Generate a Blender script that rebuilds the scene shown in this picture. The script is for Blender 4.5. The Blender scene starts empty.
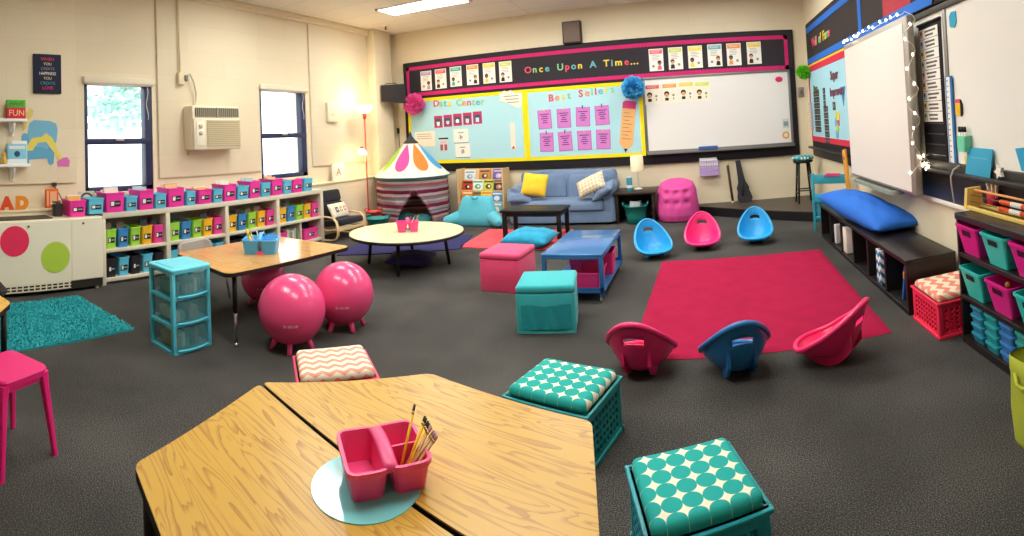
import bpy, bmesh, math, random
from mathutils import Vector, Matrix
random.seed(7)
D = bpy.data
SC = bpy.context.scene
COL = SC.collection
PI = math.pi
R = math.radians

# ------------------------------------------------------------------ materials
def lin(h):
    h = h.lstrip('#')
    return [((c / 12.92) if c <= .04045 else ((c + .055) / 1.055) ** 2.4) for c in (int(h[i:i + 2], 16) / 255 for i in (0, 2, 4))] + [1.0]

_M = {}
def new_mat(name):
    m = D.materials.new(name)
    m.use_nodes = True
    nt = m.node_tree
    return m, nt, nt.nodes['Principled BSDF']

def nd(nt, typ, **kw):
    n = nt.nodes.new(typ)
    for k, v in kw.items():
        if k in n.inputs:
            n.inputs[k].default_value = v
        else:
            setattr(n, k, v)
    return n

def coords(nt, scale=(1, 1, 1), rot=(0, 0, 0)):
    tc = nd(nt, 'ShaderNodeTexCoord')
    mp = nd(nt, 'ShaderNodeMapping')
    mp.inputs['Scale'].default_value = scale
    mp.inputs['Rotation'].default_value = rot
    nt.links.new(tc.outputs['Object'], mp.inputs['Vector'])
    return mp.outputs['Vector']

def ramp(nt, fac, stops, interp='LINEAR'):
    r = nd(nt, 'ShaderNodeValToRGB')
    r.color_ramp.interpolation = interp
    e = r.color_ramp.elements
    while len(e) < len(stops):
        e.new(.5)
    for i, (p, c) in enumerate(stops):
        e[i].position = p
        e[i].color = lin(c)
    nt.links.new(fac, r.inputs['Fac'])
    return r.outputs['Color']

def bump(nt, b, h, strength=.3, dist=.01):
    n = nd(nt, 'ShaderNodeBump')
    n.inputs['Strength'].default_value = strength
    n.inputs['Distance'].default_value = dist
    nt.links.new(h, n.inputs['Height'])
    nt.links.new(n.outputs['Normal'], b.inputs['Normal'])

def mathn(nt, op, a, b=None, c=None):
    n = nd(nt, 'ShaderNodeMath', operation=op)
    for i, v in enumerate((a, b, c)):
        if v is None:
            continue
        if isinstance(v, (int, float)):
            n.inputs[i].default_value = v
        else:
            nt.links.new(v, n.inputs[i])
    return n.outputs[0]

def plain(hexc, rough=.5, spec=.4, metal=0.0, var=0.0, vscale=20, bmp=0.0, bscale=200, sheen=0.0, key=None):
    """Plain coloured surface with a little procedural variation."""
    k = (hexc, rough, spec, metal, var, vscale, bmp, bscale, sheen)
    if k in _M:
        return _M[k]
    m, nt, b = new_mat('surface_' + hexc.strip('#'))
    c = lin(hexc)
    b.inputs['Base Color'].default_value = c
    b.inputs['Roughness'].default_value = rough
    b.inputs['Specular IOR Level'].default_value = spec
    b.inputs['Metallic'].default_value = metal
    if sheen:
        b.inputs['Sheen Weight'].default_value = sheen
    if var or bmp:
        v = coords(nt)
        if var:
            n = nd(nt, 'ShaderNodeTexNoise', Scale=vscale, Detail=3.0)
            nt.links.new(v, n.inputs['Vector'])
            mx = nd(nt, 'ShaderNodeMix', data_type='RGBA')
            nt.links.new(n.outputs['Fac'], mx.inputs['Factor'])
            mx.inputs[6].default_value = [x * (1 - var) for x in c[:3]] + [1]
            mx.inputs[7].default_value = [min(1, x * (1 + var)) for x in c[:3]] + [1]
            nt.links.new(mx.outputs[2], b.inputs['Base Color'])
        if bmp:
            n2 = nd(nt, 'ShaderNodeTexNoise', Scale=bscale, Detail=2.0)
            nt.links.new(v, n2.inputs['Vector'])
            bump(nt, b, n2.outputs['Fac'], bmp, .004)
    _M[k] = m
    return m

def plastic(h, rough=.32):
    return plain(h, rough, .5)
def paper(h):
    return plain(h, .75, .2)
def fabric(h, var=.12, vs=60, bmp=.35):
    return plain(h, .9, .15, var=var, vscale=vs, bmp=bmp, bscale=350, sheen=.15)

def wood(name, light, dark, sx=1.3, sy=7, rings=9, rough=.38, rot=0):
    m, nt, b = new_mat(name)
    v = coords(nt, (sx, sy, sy), (0, 0, rot))
    n = nd(nt, 'ShaderNodeTexNoise', Scale=1.6, Detail=2.5, Distortion=.6)
    nt.links.new(v, n.inputs['Vector'])
    f = mathn(nt, 'FRACT', mathn(nt, 'MULTIPLY', n.outputs['Fac'], rings * 1.0))
    v2 = coords(nt, (6, 160, 160), (0, 0, rot))
    n2 = nd(nt, 'ShaderNodeTexNoise', Scale=1.0, Detail=3.0)
    nt.links.new(v2, n2.inputs['Vector'])
    s = mathn(nt, 'ADD', mathn(nt, 'MULTIPLY', f, .62), mathn(nt, 'MULTIPLY', n2.outputs['Fac'], .38))
    nt.links.new(ramp(nt, s, [(.0, light), (.55, light), (.85, dark), (1, dark)]), b.inputs['Base Color'])
    b.inputs['Roughness'].default_value = rough
    b.inputs['Specular IOR Level'].default_value = .35
    return m

def emit(name, hexc, strength):
    m, nt, b = new_mat(name)
    b.inputs['Base Color'].default_value = lin(hexc)
    b.inputs['Emission Color'].default_value = lin(hexc)
    b.inputs['Emission Strength'].default_value = strength
    return m

def carpet_mat():
    m, nt, b = new_mat('charcoal_loop_carpet')
    v = coords(nt)
    n = nd(nt, 'ShaderNodeTexNoise', Scale=210.0, Detail=3.0)
    nt.links.new(v, n.inputs['Vector'])
    n1 = nd(nt, 'ShaderNodeTexNoise', Scale=1.4, Detail=2.0)
    nt.links.new(v, n1.inputs['Vector'])
    s = mathn(nt, 'ADD', mathn(nt, 'MULTIPLY', n.outputs['Fac'], .8), mathn(nt, 'MULTIPLY', n1.outputs['Fac'], .2))
    nt.links.new(ramp(nt, s, [(.32, '#252322'), (.5, '#42403e'), (.66, '#7b7872')]), b.inputs['Base Color'])
    b.inputs['Roughness'].default_value = .95
    b.inputs['Specular IOR Level'].default_value = .12
    bump(nt, b, n.outputs['Fac'], .6, .006)
    return m

def block_mat():
    """Painted concrete block: faint courses, cream paint."""
    m, nt, b = new_mat('cream_painted_block')
    tc = nd(nt, 'ShaderNodeTexCoord')
    sep = nd(nt, 'ShaderNodeSeparateXYZ')
    nt.links.new(tc.outputs['Object'], sep.inputs[0])
    cmb = nd(nt, 'ShaderNodeCombineXYZ')
    nt.links.new(mathn(nt, 'ADD', sep.outputs[0], sep.outputs[1]), cmb.inputs[0])
    nt.links.new(sep.outputs[2], cmb.inputs[1])
    br = nd(nt, 'ShaderNodeTexBrick', Scale=1.0)
    br.inputs['Mortar Size'].default_value = .006
    br.inputs['Mortar Smooth'].default_value = .6
    br.inputs['Brick Width'].default_value = 1.1
    br.inputs['Row Height'].default_value = .31
    br.inputs['Color1'].default_value = lin('#eaddc0')
    br.inputs['Color2'].default_value = lin('#e7d9bb')
    br.inputs['Mortar'].default_value = lin('#e4d6b8')
    nt.links.new(cmb.outputs[0], br.inputs['Vector'])
    nt.links.new(br.outputs['Color'], b.inputs['Base Color'])
    n = nd(nt, 'ShaderNodeTexNoise', Scale=60.0, Detail=4.0)
    nt.links.new(tc.outputs['Object'], n.inputs['Vector'])
    h = mathn(nt, 'ADD', mathn(nt, 'MULTIPLY', br.outputs['Fac'], -1.0), mathn(nt, 'MULTIPLY', n.outputs['Fac'], .25))
    bump(nt, b, h, .2, .003)
    b.inputs['Roughness'].default_value = .6
    b.inputs['Specular IOR Level'].default_value = .25
    return m

def tile_mat():
    m, nt, b = new_mat('ceiling_tile')
    v = coords(nt)
    br = nd(nt, 'ShaderNodeTexBrick', Scale=1.0, offset=0.0)
    br.inputs['Mortar Size'].default_value = .008
    br.inputs['Brick Width'].default_value = 1.25
    br.inputs['Row Height'].default_value = .62
    br.inputs['Color1'].default_value = lin('#eee8dd')
    br.inputs['Color2'].default_value = lin('#ebe4d8')
    br.inputs['Mortar'].default_value = lin('#d8d0c2')
    nt.links.new(v, br.inputs['Vector'])
    n = nd(nt, 'ShaderNodeTexNoise', Scale=90.0, Detail=3.0)
    nt.links.new(v, n.inputs['Vector'])
    nt.links.new(br.outputs['Color'], b.inputs['Base Color'])
    bump(nt, b, n.outputs['Fac'], .25, .004)
    b.inputs['Roughness'].default_value = .9
    return m

def dots_mat(ground, dot, cell):
    """Touching circles that leave four-pointed stars between them."""
    m, nt, b = new_mat('circle_print_cotton')
    tc = nd(nt, 'ShaderNodeTexCoord')
    sep = nd(nt, 'ShaderNodeSeparateXYZ')
    nt.links.new(tc.outputs['Object'], sep.inputs[0])
    def ax(o):
        return mathn(nt, 'SUBTRACT', mathn(nt, 'FRACT', mathn(nt, 'ADD', mathn(nt, 'DIVIDE', o, cell), 50.0)), .5)
    x, y = ax(sep.outputs[0]), ax(sep.outputs[1])
    d = mathn(nt, 'SQRT', mathn(nt, 'ADD', mathn(nt, 'MULTIPLY', x, x), mathn(nt, 'MULTIPLY', y, y)))
    nt.links.new(ramp(nt, d, [(0, dot), (.495, dot), (.51, ground), (1, ground)]), b.inputs['Base Color'])
    b.inputs['Roughness'].default_value = .85
    b.inputs['Specular IOR Level'].default_value = .15
    return m

def chevron_mat(a, c, period, wave, amp, swap=False):
    m, nt, b = new_mat('chevron_print_cotton')
    tc = nd(nt, 'ShaderNodeTexCoord')
    sep = nd(nt, 'ShaderNodeSeparateXYZ')
    nt.links.new(tc.outputs['Object'], sep.inputs[0])
    ox, oy = (sep.outputs[1], sep.outputs[0]) if swap else (sep.outputs[0], sep.outputs[1])
    oy = mathn(nt, 'ADD', oy, sep.outputs[2])
    t = mathn(nt, 'PINGPONG', mathn(nt, 'ADD', ox, 10.0), wave)
    s = mathn(nt, 'FRACT', mathn(nt, 'ADD', mathn(nt, 'DIVIDE', mathn(nt, 'ADD', oy, mathn(nt, 'MULTIPLY', t, amp)), period), 50.0))
    nt.links.new(ramp(nt, s, [(0, a), (.48, a), (.5, c), (1, c)]), b.inputs['Base Color'])
    b.inputs['Roughness'].default_value = .85
    b.inputs['Specular IOR Level'].default_value = .15
    return m

def stripes_z(name, stops, lo, hi):
    m, nt, b = new_mat(name)
    tc = nd(nt, 'ShaderNodeTexCoord')
    sep = nd(nt, 'ShaderNodeSeparateXYZ')
    nt.links.new(tc.outputs['Object'], sep.inputs[0])
    n = nd(nt, 'ShaderNodeTexNoise', Scale=6.0)
    nt.links.new(tc.outputs['Object'], n.inputs['Vector'])
    z = mathn(nt, 'ADD', sep.outputs[2], mathn(nt, 'MULTIPLY', n.outputs['Fac'], .01))
    f = mathn(nt, 'DIVIDE', mathn(nt, 'SUBTRACT', z, lo), hi - lo)
    nt.links.new(ramp(nt, f, stops, 'CONSTANT'), b.inputs['Base Color'])
    b.inputs['Roughness'].default_value = .9
    b.inputs['Specular IOR Level'].default_value = .1
    return m

def cloth_through(m, f):
    """Let some light pass through a thin cloth."""
    nt = m.node_tree
    b = nt.nodes['Principled BSDF']
    o = [n for n in nt.nodes if n.type == 'OUTPUT_MATERIAL'][0]
    t = nd(nt, 'ShaderNodeBsdfTranslucent')
    src = b.inputs['Base Color'].links[0].from_socket
    nt.links.new(src, t.inputs[0])
    mx = nd(nt, 'ShaderNodeMixShader')
    mx.inputs[0].default_value = f
    nt.links.new(b.outputs[0], mx.inputs[1])
    nt.links.new(t.outputs[0], mx.inputs[2])
    nt.links.new(mx.outputs[0], o.inputs[0])
    return m

def glass_mat(name, tint, gloss=.06, rough=.02):
    m = D.materials.new(name)
    m.use_nodes = True
    nt = m.node_tree
    nt.nodes.clear()
    o = nd(nt, 'ShaderNodeOutputMaterial')
    t = nd(nt, 'ShaderNodeBsdfTransparent')
    t.inputs[0].default_value = lin(tint)
    g = nd(nt, 'ShaderNodeBsdfGlossy', Roughness=rough)
    mx = nd(nt, 'ShaderNodeMixShader')
    mx.inputs[0].default_value = gloss
    nt.links.new(t.outputs[0], mx.inputs[1])
    nt.links.new(g.outputs[0], mx.inputs[2])
    nt.links.new(mx.outputs[0], o.inputs[0])
    return m

def clear_plastic(name, tint, alpha, rough=.3):
    m = D.materials.new(name)
    m.use_nodes = True
    nt = m.node_tree
    b = nt.nodes['Principled BSDF']
    o = [n for n in nt.nodes if n.type == 'OUTPUT_MATERIAL'][0]
    b.inputs['Base Color'].default_value = lin(tint)
    b.inputs['Roughness'].default_value = rough
    t = nd(nt, 'ShaderNodeBsdfTransparent')
    mx = nd(nt, 'ShaderNodeMixShader')
    mx.inputs[0].default_value = alpha
    nt.links.new(t.outputs[0], mx.inputs[1])
    nt.links.new(b.outputs[0], mx.inputs[2])
    nt.links.new(mx.outputs[0], o.inputs[0])
    return m

# ------------------------------------------------------------------ mesh collector
def rrect(w, d, r, n=4, cx=0, cy=0):
    r = max(1e-5, min(r, w / 2 - 1e-4, d / 2 - 1e-4))
    out = []
    for (sx, sy, a0) in ((1, 1, 0), (-1, 1, 90), (-1, -1, 180), (1, -1, 270)):
        for k in range(n + 1):
            a = R(a0 + 90 * k / n)
            out.append((cx + sx * (w / 2 - r) + r * math.cos(a), cy + sy * (d / 2 - r) + r * math.sin(a)))
    return out

class B:
    def __init__(s):
        s.v, s.f, s.mi, s.sm = [], [], [], []
    def add(s, vs, fs, mi=0, smooth=False, mtx=None):
        o = len(s.v)
        for p in vs:
            s.v.append(tuple(mtx @ Vector(p)) if mtx is not None else tuple(p))
        for f in fs:
            s.f.append(tuple(i + o for i in f))
            s.mi.append(mi)
            s.sm.append(smooth)
        return s
    def box(s, x0, x1, y0, y1, z0, z1, bev=0, mi=0, mtx=None, seg=2):
        if x0 > x1: x0, x1 = x1, x0
        if y0 > y1: y0, y1 = y1, y0
        if z0 > z1: z0, z1 = z1, z0
        if bev <= 0:
            vs = [(x, y, z) for z in (z0, z1) for y in (y0, y1) for x in (x0, x1)]
            return s.add(vs, [(0, 2, 3, 1), (4, 5, 7, 6), (0, 1, 5, 4), (2, 6, 7, 3), (0, 4, 6, 2), (1, 3, 7, 5)], mi, False, mtx)
        bm = bmesh.new()
        bmesh.ops.create_cube(bm, size=1)
        for v in bm.verts:
            v.co = ((x0 + x1) / 2 + v.co.x * (x1 - x0), (y0 + y1) / 2 + v.co.y * (y1 - y0), (z0 + z1) / 2 + v.co.z * (z1 - z0))
        bev = min(bev, .49 * min(x1 - x0, y1 - y0, z1 - z0))
        bmesh.ops.bevel(bm, geom=bm.edges[:], offset=bev, segments=seg, profile=.5, affect='EDGES')
        bm.verts.index_update()
        s.add([v.co[:] for v in bm.verts], [[v.index for v in f.verts] for f in bm.faces], mi, seg > 1, mtx)
        bm.free()
        return s
    def loft(s, loops, mi=0, smooth=True, cap0=True, cap1=True, closed=True, mtx=None):
        n = len(loops[0])
        vs = [p for l in loops for p in l]
        fs = []
        for i in range(len(loops) - 1):
            for k in range(n if closed else n - 1):
                k2 = (k + 1) % n
                fs.append((i * n + k, i * n + k2, (i + 1) * n + k2, (i + 1) * n + k))
        s.add(vs, fs, mi, smooth, mtx)
        o = len(s.v) - len(vs)
        if cap0:
            s.f.append(tuple(o + k for k in reversed(range(n)))); s.mi.append(mi); s.sm.append(False)
        if cap1:
            b = o + (len(loops) - 1) * n
            s.f.append(tuple(b + k for k in range(n))); s.mi.append(mi); s.sm.append(False)
        return s
    def cyl(s, p0, p1, r0, r1=None, n=12, mi=0, cap=True, mtx=None):
        return s.tube([p0, p1], [r0, r0 if r1 is None else r1], n, mi, cap, mtx)
    def tube(s, pts, r, n=8, mi=0, cap=True, mtx=None, flat=1.0, up=None):
        pts = [Vector(p) for p in pts]
        rs = r if isinstance(r, (list, tuple)) else [r] * len(pts)
        loops = []
        ref = None
        for i, p in enumerate(pts):
            t = (pts[min(i + 1, len(pts) - 1)] - pts[max(i - 1, 0)]).normalized()
            if up is not None:
                u = Vector(up)
                u = (u - t * u.dot(t)).normalized()
            elif ref is None:
                u = t.orthogonal().normalized()
            else:
                u = (ref - t * ref.dot(t)).normalized()
            ref = u
            w = t.cross(u)
            loops.append([tuple(p + u * rs[i] * math.cos(2 * PI * k / n) + w * rs[i] * flat * math.sin(2 * PI * k / n)) for k in range(n)])
        return s.loft(loops, mi, True, cap, cap, True, mtx)
    def ring(s, pts, r, n=8, mi=0, mtx=None):
        pts = [Vector(p) for p in pts]
        m = len(pts)
        vs, fs = [], []
        ref = None
        for i, p in enumerate(pts):
            t = (pts[(i + 1) % m] - pts[i - 1]).normalized()
            u = t.orthogonal().normalized() if ref is None else (ref - t * ref.dot(t)).normalized()
            ref = u
            w = t.cross(u)
            vs += [tuple(p + u * r * math.cos(2 * PI * k / n) + w * r * math.sin(2 * PI * k / n)) for k in range(n)]
        for i in range(m):
            for k in range(n):
                a, b2 = i * n, ((i + 1) % m) * n
                fs.append((a + k, a + (k + 1) % n, b2 + (k + 1) % n, b2 + k))
        return s.add(vs, fs, mi, True, mtx)
    def lathe(s, prof, n=24, mi=0, c=(0, 0, 0), mtx=None, cap0=True, cap1=True):
        loops = [[(c[0] + r * math.cos(2 * PI * k / n), c[1] + r * math.sin(2 * PI * k / n), c[2] + z) for k in range(n)] for r, z in prof]
        return s.loft(loops, mi, True, cap0, cap1, True, mtx)
    def sph(s, c, r, nu=16, nv=10, mi=0, mtx=None):
        rx, ry, rz = r if isinstance(r, (tuple, list)) else (r, r, r)
        loops = []
        for j in range(nv + 1):
            a = -PI / 2 + PI * j / nv
            q = max(math.cos(a), 1e-4)
            loops.append([(c[0] + rx * q * math.cos(2 * PI * k / nu), c[1] + ry * q * math.sin(2 * PI * k / nu), c[2] + rz * math.sin(a)) for k in range(nu)])
        return s.loft(loops, mi, True, True, True, True, mtx)
    def prism(s, poly, z0, z1, mi=0, mtx=None, bev=0):
        """Extrude a 2-D outline from z0 to z1."""
        lo = [(x, y, z0) for x, y in poly]
        hi = [(x, y, z1) for x, y in poly]
        return s.loft([lo, hi], mi, False, True, True, True, mtx)
    def disc(s, cx, cz, r, y0, y1, mi=0, n=20, rx=None):
        """Thin disc facing -y."""
        pl = [(cx + (rx or r) * math.cos(2 * PI * k / n), cz + r * math.sin(2 * PI * k / n)) for k in range(n)]
        return s.loft([[(x, y1, z) for x, z in pl], [(x, y0, z) for x, z in pl]], mi, False)
    def slab(s, poly, y0, y1, mi=0):
        """Outline in x-z given thickness in y (front y0 < y1)."""
        return s.loft([[(x, y1, z) for x, z in poly], [(x, y0, z) for x, z in poly]], mi, False)
    def grid(s, fn, nu, nv, mi=0, smooth=True, closed_u=False, mtx=None, skip=None):
        vs = [fn(i / nu, j / nv) for j in range(nv + 1) for i in range(nu if closed_u else nu + 1)]
        w = nu if closed_u else nu + 1
        fs = []
        for j in range(nv):
            for i in range(nu):
                if skip and skip((i + .5) / nu, (j + .5) / nv):
                    continue
                i2 = (i + 1) % w if closed_u else i + 1
                fs.append((j * w + i, j * w + i2, (j + 1) * w + i2, (j + 1) * w + i))
        return s.add(vs, fs, mi, smooth, mtx)
    def tub(s, w, d, h, taper=.82, th=.006, r=.02, lip=.008, z0=0, cx=0, cy=0, mi=0, n=3):
        """Open-topped tapered container with a rolled lip."""
        def L(k, z, off=0):
            return [(cx + x, cy + y, z0 + z) for x, y in rrect(w * k + off, d * k + off, max(.002, r * k + off / 2), n)]
        t2 = th * 2
        loops = [L(taper, 0), L(1, h - .012), L(1, h - .012, lip * 2), L(1, h, lip * 2), L(1, h, -t2), L(taper, th, -t2)]
        return s.loft(loops, mi, False)
    def mesh(s, name):
        me = D.meshes.new(name)
        me.from_pydata(s.v, [], s.f)
        me.polygons.foreach_set('material_index', s.mi)
        me.polygons.foreach_set('use_smooth', s.sm)
        bm = bmesh.new()
        bm.from_mesh(me)
        bmesh.ops.remove_doubles(bm, verts=bm.verts, dist=1e-6)
        bmesh.ops.recalc_face_normals(bm, faces=bm.faces)
        bm.to_mesh(me)
        bm.free()
        me.update()
        return me
    def build(s, name, mats, parent=None, loc=(0, 0, 0), rot=(0, 0, 0), label=None):
        me = s.mesh(name)
        for m in (mats if isinstance(mats, (list, tuple)) else [mats]):
            me.materials.append(m)
        o = D.objects.new(name, me)
        COL.objects.link(o)
        o.location = loc
        o.rotation_euler = rot
        if parent is not None:
            o.parent = parent
        if label:
            o['label'] = label
        return o

def tag(o, label, cat, group=None):
    o['label'] = label
    o['category'] = cat
    if group:
        o['group'] = group
    return o

def thing(name, label, cat, loc=(0, 0, 0), rz=0, group=None):
    o = D.objects.new(name, None)
    COL.objects.link(o)
    o.location = loc
    o.rotation_euler = (0, 0, rz)
    o.empty_display_size = .1
    return tag(o, label, cat, group)

def solo(name, b, mats, label, cat, loc=(0, 0, 0), rz=0, group=None, rot=None):
    o = b.build(name, mats, None, loc, rot or (0, 0, rz))
    return tag(o, label, cat, group)

def struct(name, b, mats, parent=None, loc=(0, 0, 0)):
    o = b.build(name, mats, parent, loc)
    if parent is None:
        o['kind'] = 'structure'
    return o

def text(s, size, m, parent, loc, rot=(PI / 2, 0, 0), name='lettering', ext=.002, ax='CENTER', sx=1.0, bold=0.0):
    c = D.curves.new(name, 'FONT')
    c.body = s
    c.size = size
    c.extrude = ext
    c.offset = bold
    c.align_x = ax
    c.align_y = 'CENTER'
    c.resolution_u = 3
    c.materials.append(m)
    tmp = D.objects.new(name, c)
    COL.objects.link(tmp)
    dg = bpy.context.evaluated_depsgraph_get()
    me = D.meshes.new_from_object(tmp.evaluated_get(dg))
    D.objects.remove(tmp)
    D.curves.remove(c)
    for v in me.vertices:
        v.co.x *= sx
    me.name = name
    o = D.objects.new(name, me)
    COL.objects.link(o)
    o.location = loc
    o.rotation_euler = rot
    o.parent = parent
    return o

def modify(o, kind, **kw):
    m = o.modifiers.new(kind.lower(), kind)
    for k, v in kw.items():
        setattr(m, k, v)
    return m

XL, YB, XR, ZC = -5.146, 7.776, 1.662, 3.18
def on_wall(w, u, z, off=0):
    """Location and turn of a thing on a wall: its local x runs to the right as one faces the wall, local -y comes out of it."""
    return {'L': ((XL + off, u, z), PI / 2), 'B': ((u, YB - off, z), 0), 'R': ((XR - off, u, z), -PI / 2)}[w]
def wthing(name, label, cat, w, u, z, off=0, group=None):
    l, r = on_wall(w, u, z, off)
    return thing(name, label, cat, l, r, group)
def wsolo(name, b, mats, label, cat, w, u, z, off=0, group=None):
    l, r = on_wall(w, u, z, off)
    return solo(name, b, mats, label, cat, l, r, group)

ORD = ['first', 'second', 'third', 'fourth', 'fifth', 'sixth', 'seventh', 'eighth', 'ninth', 'tenth', 'eleventh', 'twelfth',
       'thirteenth', 'fourteenth', 'fifteenth', 'sixteenth', 'seventeenth', 'eighteenth']

# common materials
BLACK = plain('#17161a', .45, .4)
BLACKW = plain('#1c1917', .4, .4, var=.2, vscale=12)
CHROME = plain('#c8c8c8', .2, .5, 1.0)
WHITE = plain('#f4f1ea', .5, .3)
PAPERW = paper('#f3efe4')
DARK = paper('#2b2a2e')
GREY = paper('#8d8c8c')
PINK = plastic('#ec2f86')
BLUE = plastic('#45abd0')
TEAL = plastic('#1fa9a8')
OAK = wood('golden_oak_laminate', '#cda148', '#a4752f', .8, 7, 15, .3)
# ------------------------------------------------------------------ the room
BLOCK = block_mat()
Y0 = -2.6
struct('floor', B().box(-5.4, 1.8, Y0 - .2, 7.95, -.1, 0), carpet_mat())
struct('ceiling', B().box(-5.4, 1.8, Y0 - .2, 7.95, ZC, ZC + .1), tile_mat())
wl = B()
W1, W2 = (2.156, 2.995, .86, 2.08), (4.637, 5.531, .86, 2.105)
def wall_strip(y0, y1, z0, z1, x1):
    wl.box(-5.42, x1, y0, y1, z0, z1)
XI = XL - .02
wall_strip(Y0, W1[0], .74, ZC, XI)
wall_strip(W1[1], W2[0], .74, ZC, XI)
wall_strip(W2[1], 7.95, .74, ZC, XI)
for w in (W1, W2):
    wall_strip(w[0], w[1], .74, w[2], XI)
    wall_strip(w[0], w[1], w[3], ZC, XI)
wall_strip(Y0, 7.95, -.05, .74, XL + .12)
for a, b_ in ((Y0, 2.05), (3.06, 4.606)):       # thicker upper courses between the windows
    wl.box(XI - .01, XL + .01, a, b_, .98, ZC, .006)
wl.box(XI - .01, XL + .004, 5.62, 7.1, .98, ZC, .004)
struct('wall_left', wl, BLOCK)
struct('wall_back', B().box(-5.4, 1.8, YB, YB + .17, -.05, ZC), BLOCK)
struct('wall_right', B().box(XR, XR + .14, Y0 - .2, 7.95, -.05, ZC), BLOCK)
struct('wall_rear', B().box(-5.4, 1.8, Y0 - .17, Y0, -.05, ZC), BLOCK)
struct('trim_1', B().box(XL - .02, XL + .153, 7.065, 7.56, 0, ZC, .008), BLOCK)
struct('trim_2', B().box(XI, XL + .05, Y0, 7.07, ZC - .07, ZC, .01).box(XL, XL + .03, Y0, 7.07, ZC - .1, ZC - .07), plain('#e6d9bb', .6, .3))
CREAM = plain('#e6d8b4', .55, .3)
struct('trim_3', B().box(XL + .10, XL + .135, Y0, 7.06, .715, .742, .006), CREAM)

FRAME = plain('#2b3052', .45, .4)
GLASS = glass_mat('window_glass', '#f4f8f6')
for i, w in enumerate((W1, W2)):
    y0, y1, z0, z1 = w
    fr = B()
    x0, x1 = XL - .13, XL - .03
    t = .055
    zm = 1.41 if i == 0 else 1.445
    fr.box(x0, x1, y0, y0 + t * .8, z0, z1, .004).box(x0, x1, y1 - t * 1.6, y1, z0, z1, .004)
    fr.box(x0, x1, y0, y1, z0, z0 + t, .004).box(x0, x1, y0, y1, z1 - t, z1, .004)
    fr.box(x0 + .02, x1 + .005, y0, y1, zm - .035, zm + .03, .004)
    win = struct('window_%d' % (i + 1), fr, FRAME)
    struct('window_glass', B().box(x0 + .045, x0 + .05, y0 + .03, y1 - .06, z0 + .03, z1 - .03), GLASS, win)
    struct('window_latch', B().box(x1, x1 + .025, (y0 + y1) / 2 - .05, (y0 + y1) / 2 + .05, zm + .0, zm + .03, .005), plain('#b9b4a6', .4, .5, .6), win)
    rb = B().box(XL - .03, XL + .035, y0 - .02, y1 + .02, z1 - .045, z1 + .03, .012)
    rb.cyl((XL + .0, y0, z1 - .03), (XL + .0, y1, z1 - .03), .028)
    struct('window_blind', rb, plain('#e9dfc6', .6, .3), win)
    cord = [(XL - .005, y1 - .07 + .012 * math.sin(k * .8), z1 - .05 - k * (.035)) for k in range(12)]
    struct('window_cord', B().tube(cord, .004, 5), plain('#d9d6cc', .6, .3), win)
    struct('window_sill', B().box(XL - .03, XL + .01, y0, y1, z0 - .03, z0, .004), CREAM, win)

# outside, seen through the panes
solo('snowy_yard', B().box(-60, -5.6, -25, 45, -.7, -.5), plain('#f3f3f0', .9, .1, var=.05, vscale=.4), 'bright pale ground stretching away outside the two windows', 'ground')['kind'] = 'structure'
FOL = plain('#a4c4bb', .9, .1, var=.3, vscale=4)
BARK = plain('#a09a90', .9, .1)
def tree(x, y, h, r, label, seed):
    rnd = random.Random(seed)
    t = thing('tree', label, 'tree', (x, y, -.5), 0, 'trees outside the windows')
    B().tube([(0, 0, 0), (.05, 0, h * .5), (0, .05, h * .8)], [.16, .12, .05], 8).build('trunk', BARK, t)
    c = B()
    for k in range(420):
        a, e = rnd.uniform(0, 2 * PI), rnd.uniform(-.6, 1.3)
        q = r * rnd.uniform(.45, 1.0)
        p = (q * math.cos(a) * math.cos(e), q * math.sin(a) * math.cos(e), h * .72 + q * math.sin(e) * 1.1)
        c.sph(p, (rnd.uniform(.06, .2), rnd.uniform(.06, .2), rnd.uniform(.05, .16)), 6, 4)
    c.build('foliage', FOL, t)
tree(-15.5, 5.2, 4.6, 1.7, 'pale green tree outside, at the near side of the first window', 1)
tree(-16.5, 9.2, 4.8, 1.9, 'pale green tree outside, toward the far side of the first window', 2)
tree(-21.0, 7.3, 4.2, 1.3, 'small pale tree far outside, between the two nearer trees', 3)
fz = B()
for k in range(40):
    fz.box(-12.04, -12, 9 + k * .25, 9.16 + k * .25, -.5, .72)
fz.box(-12.06, -12.02, 9, 19, .1, .2).box(-12.06, -12.02, 9, 19, .5, .6)
solo('picket_fence', fz, plain('#b9cbe2', .7, .2), 'pale blue picket fence outside, low in the second window', 'fence')

# ceiling lights: one in view, the unseen rest added and spaced for brightness
LGT = emit('lit_diffuser', '#fbfcf6', 9.0)
FRM = plain('#efece4', .5, .3)
k = 0
for lx, ly in ((-3.57, 6.26), (-1.65, 6.26), (.27, 6.26), (-3.57, 4.0), (-1.65, 4.0), (.27, 4.0), (-2.6, 1.6), (-.7, 1.6)):
    if 1:
        lab = 'recessed ceiling light near the wall corner, lit white' if k == 0 else 'unseen recessed ceiling light added for brightness, %s of those over the room' % ORD[k]
        t = thing('ceiling_light', lab, 'ceiling light', (lx, ly, ZC), 0, 'ceiling lights')
        f = B()
        f.box(-.64, .64, -.24, -.215, -.02, .0).box(-.64, .64, .215, .24, -.02, 0).box(-.64, -.61, -.24, .24, -.02, 0).box(.61, .64, -.24, .24, -.02, 0)
        f.build('trim_ring', FRM, t)
        B().box(-.61, .61, -.215, .215, -.012, -.004).build('diffuser', LGT, t)
        k += 1
t = thing('sprinkler', 'small brass fire sprinkler hanging from the ceiling near the corner', 'sprinkler', (-4.72, 7.03, ZC))
B().lathe([(.045, 0), (.045, -.008), (.012, -.012)], 14).build('escutcheon', FRM, t)
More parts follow.
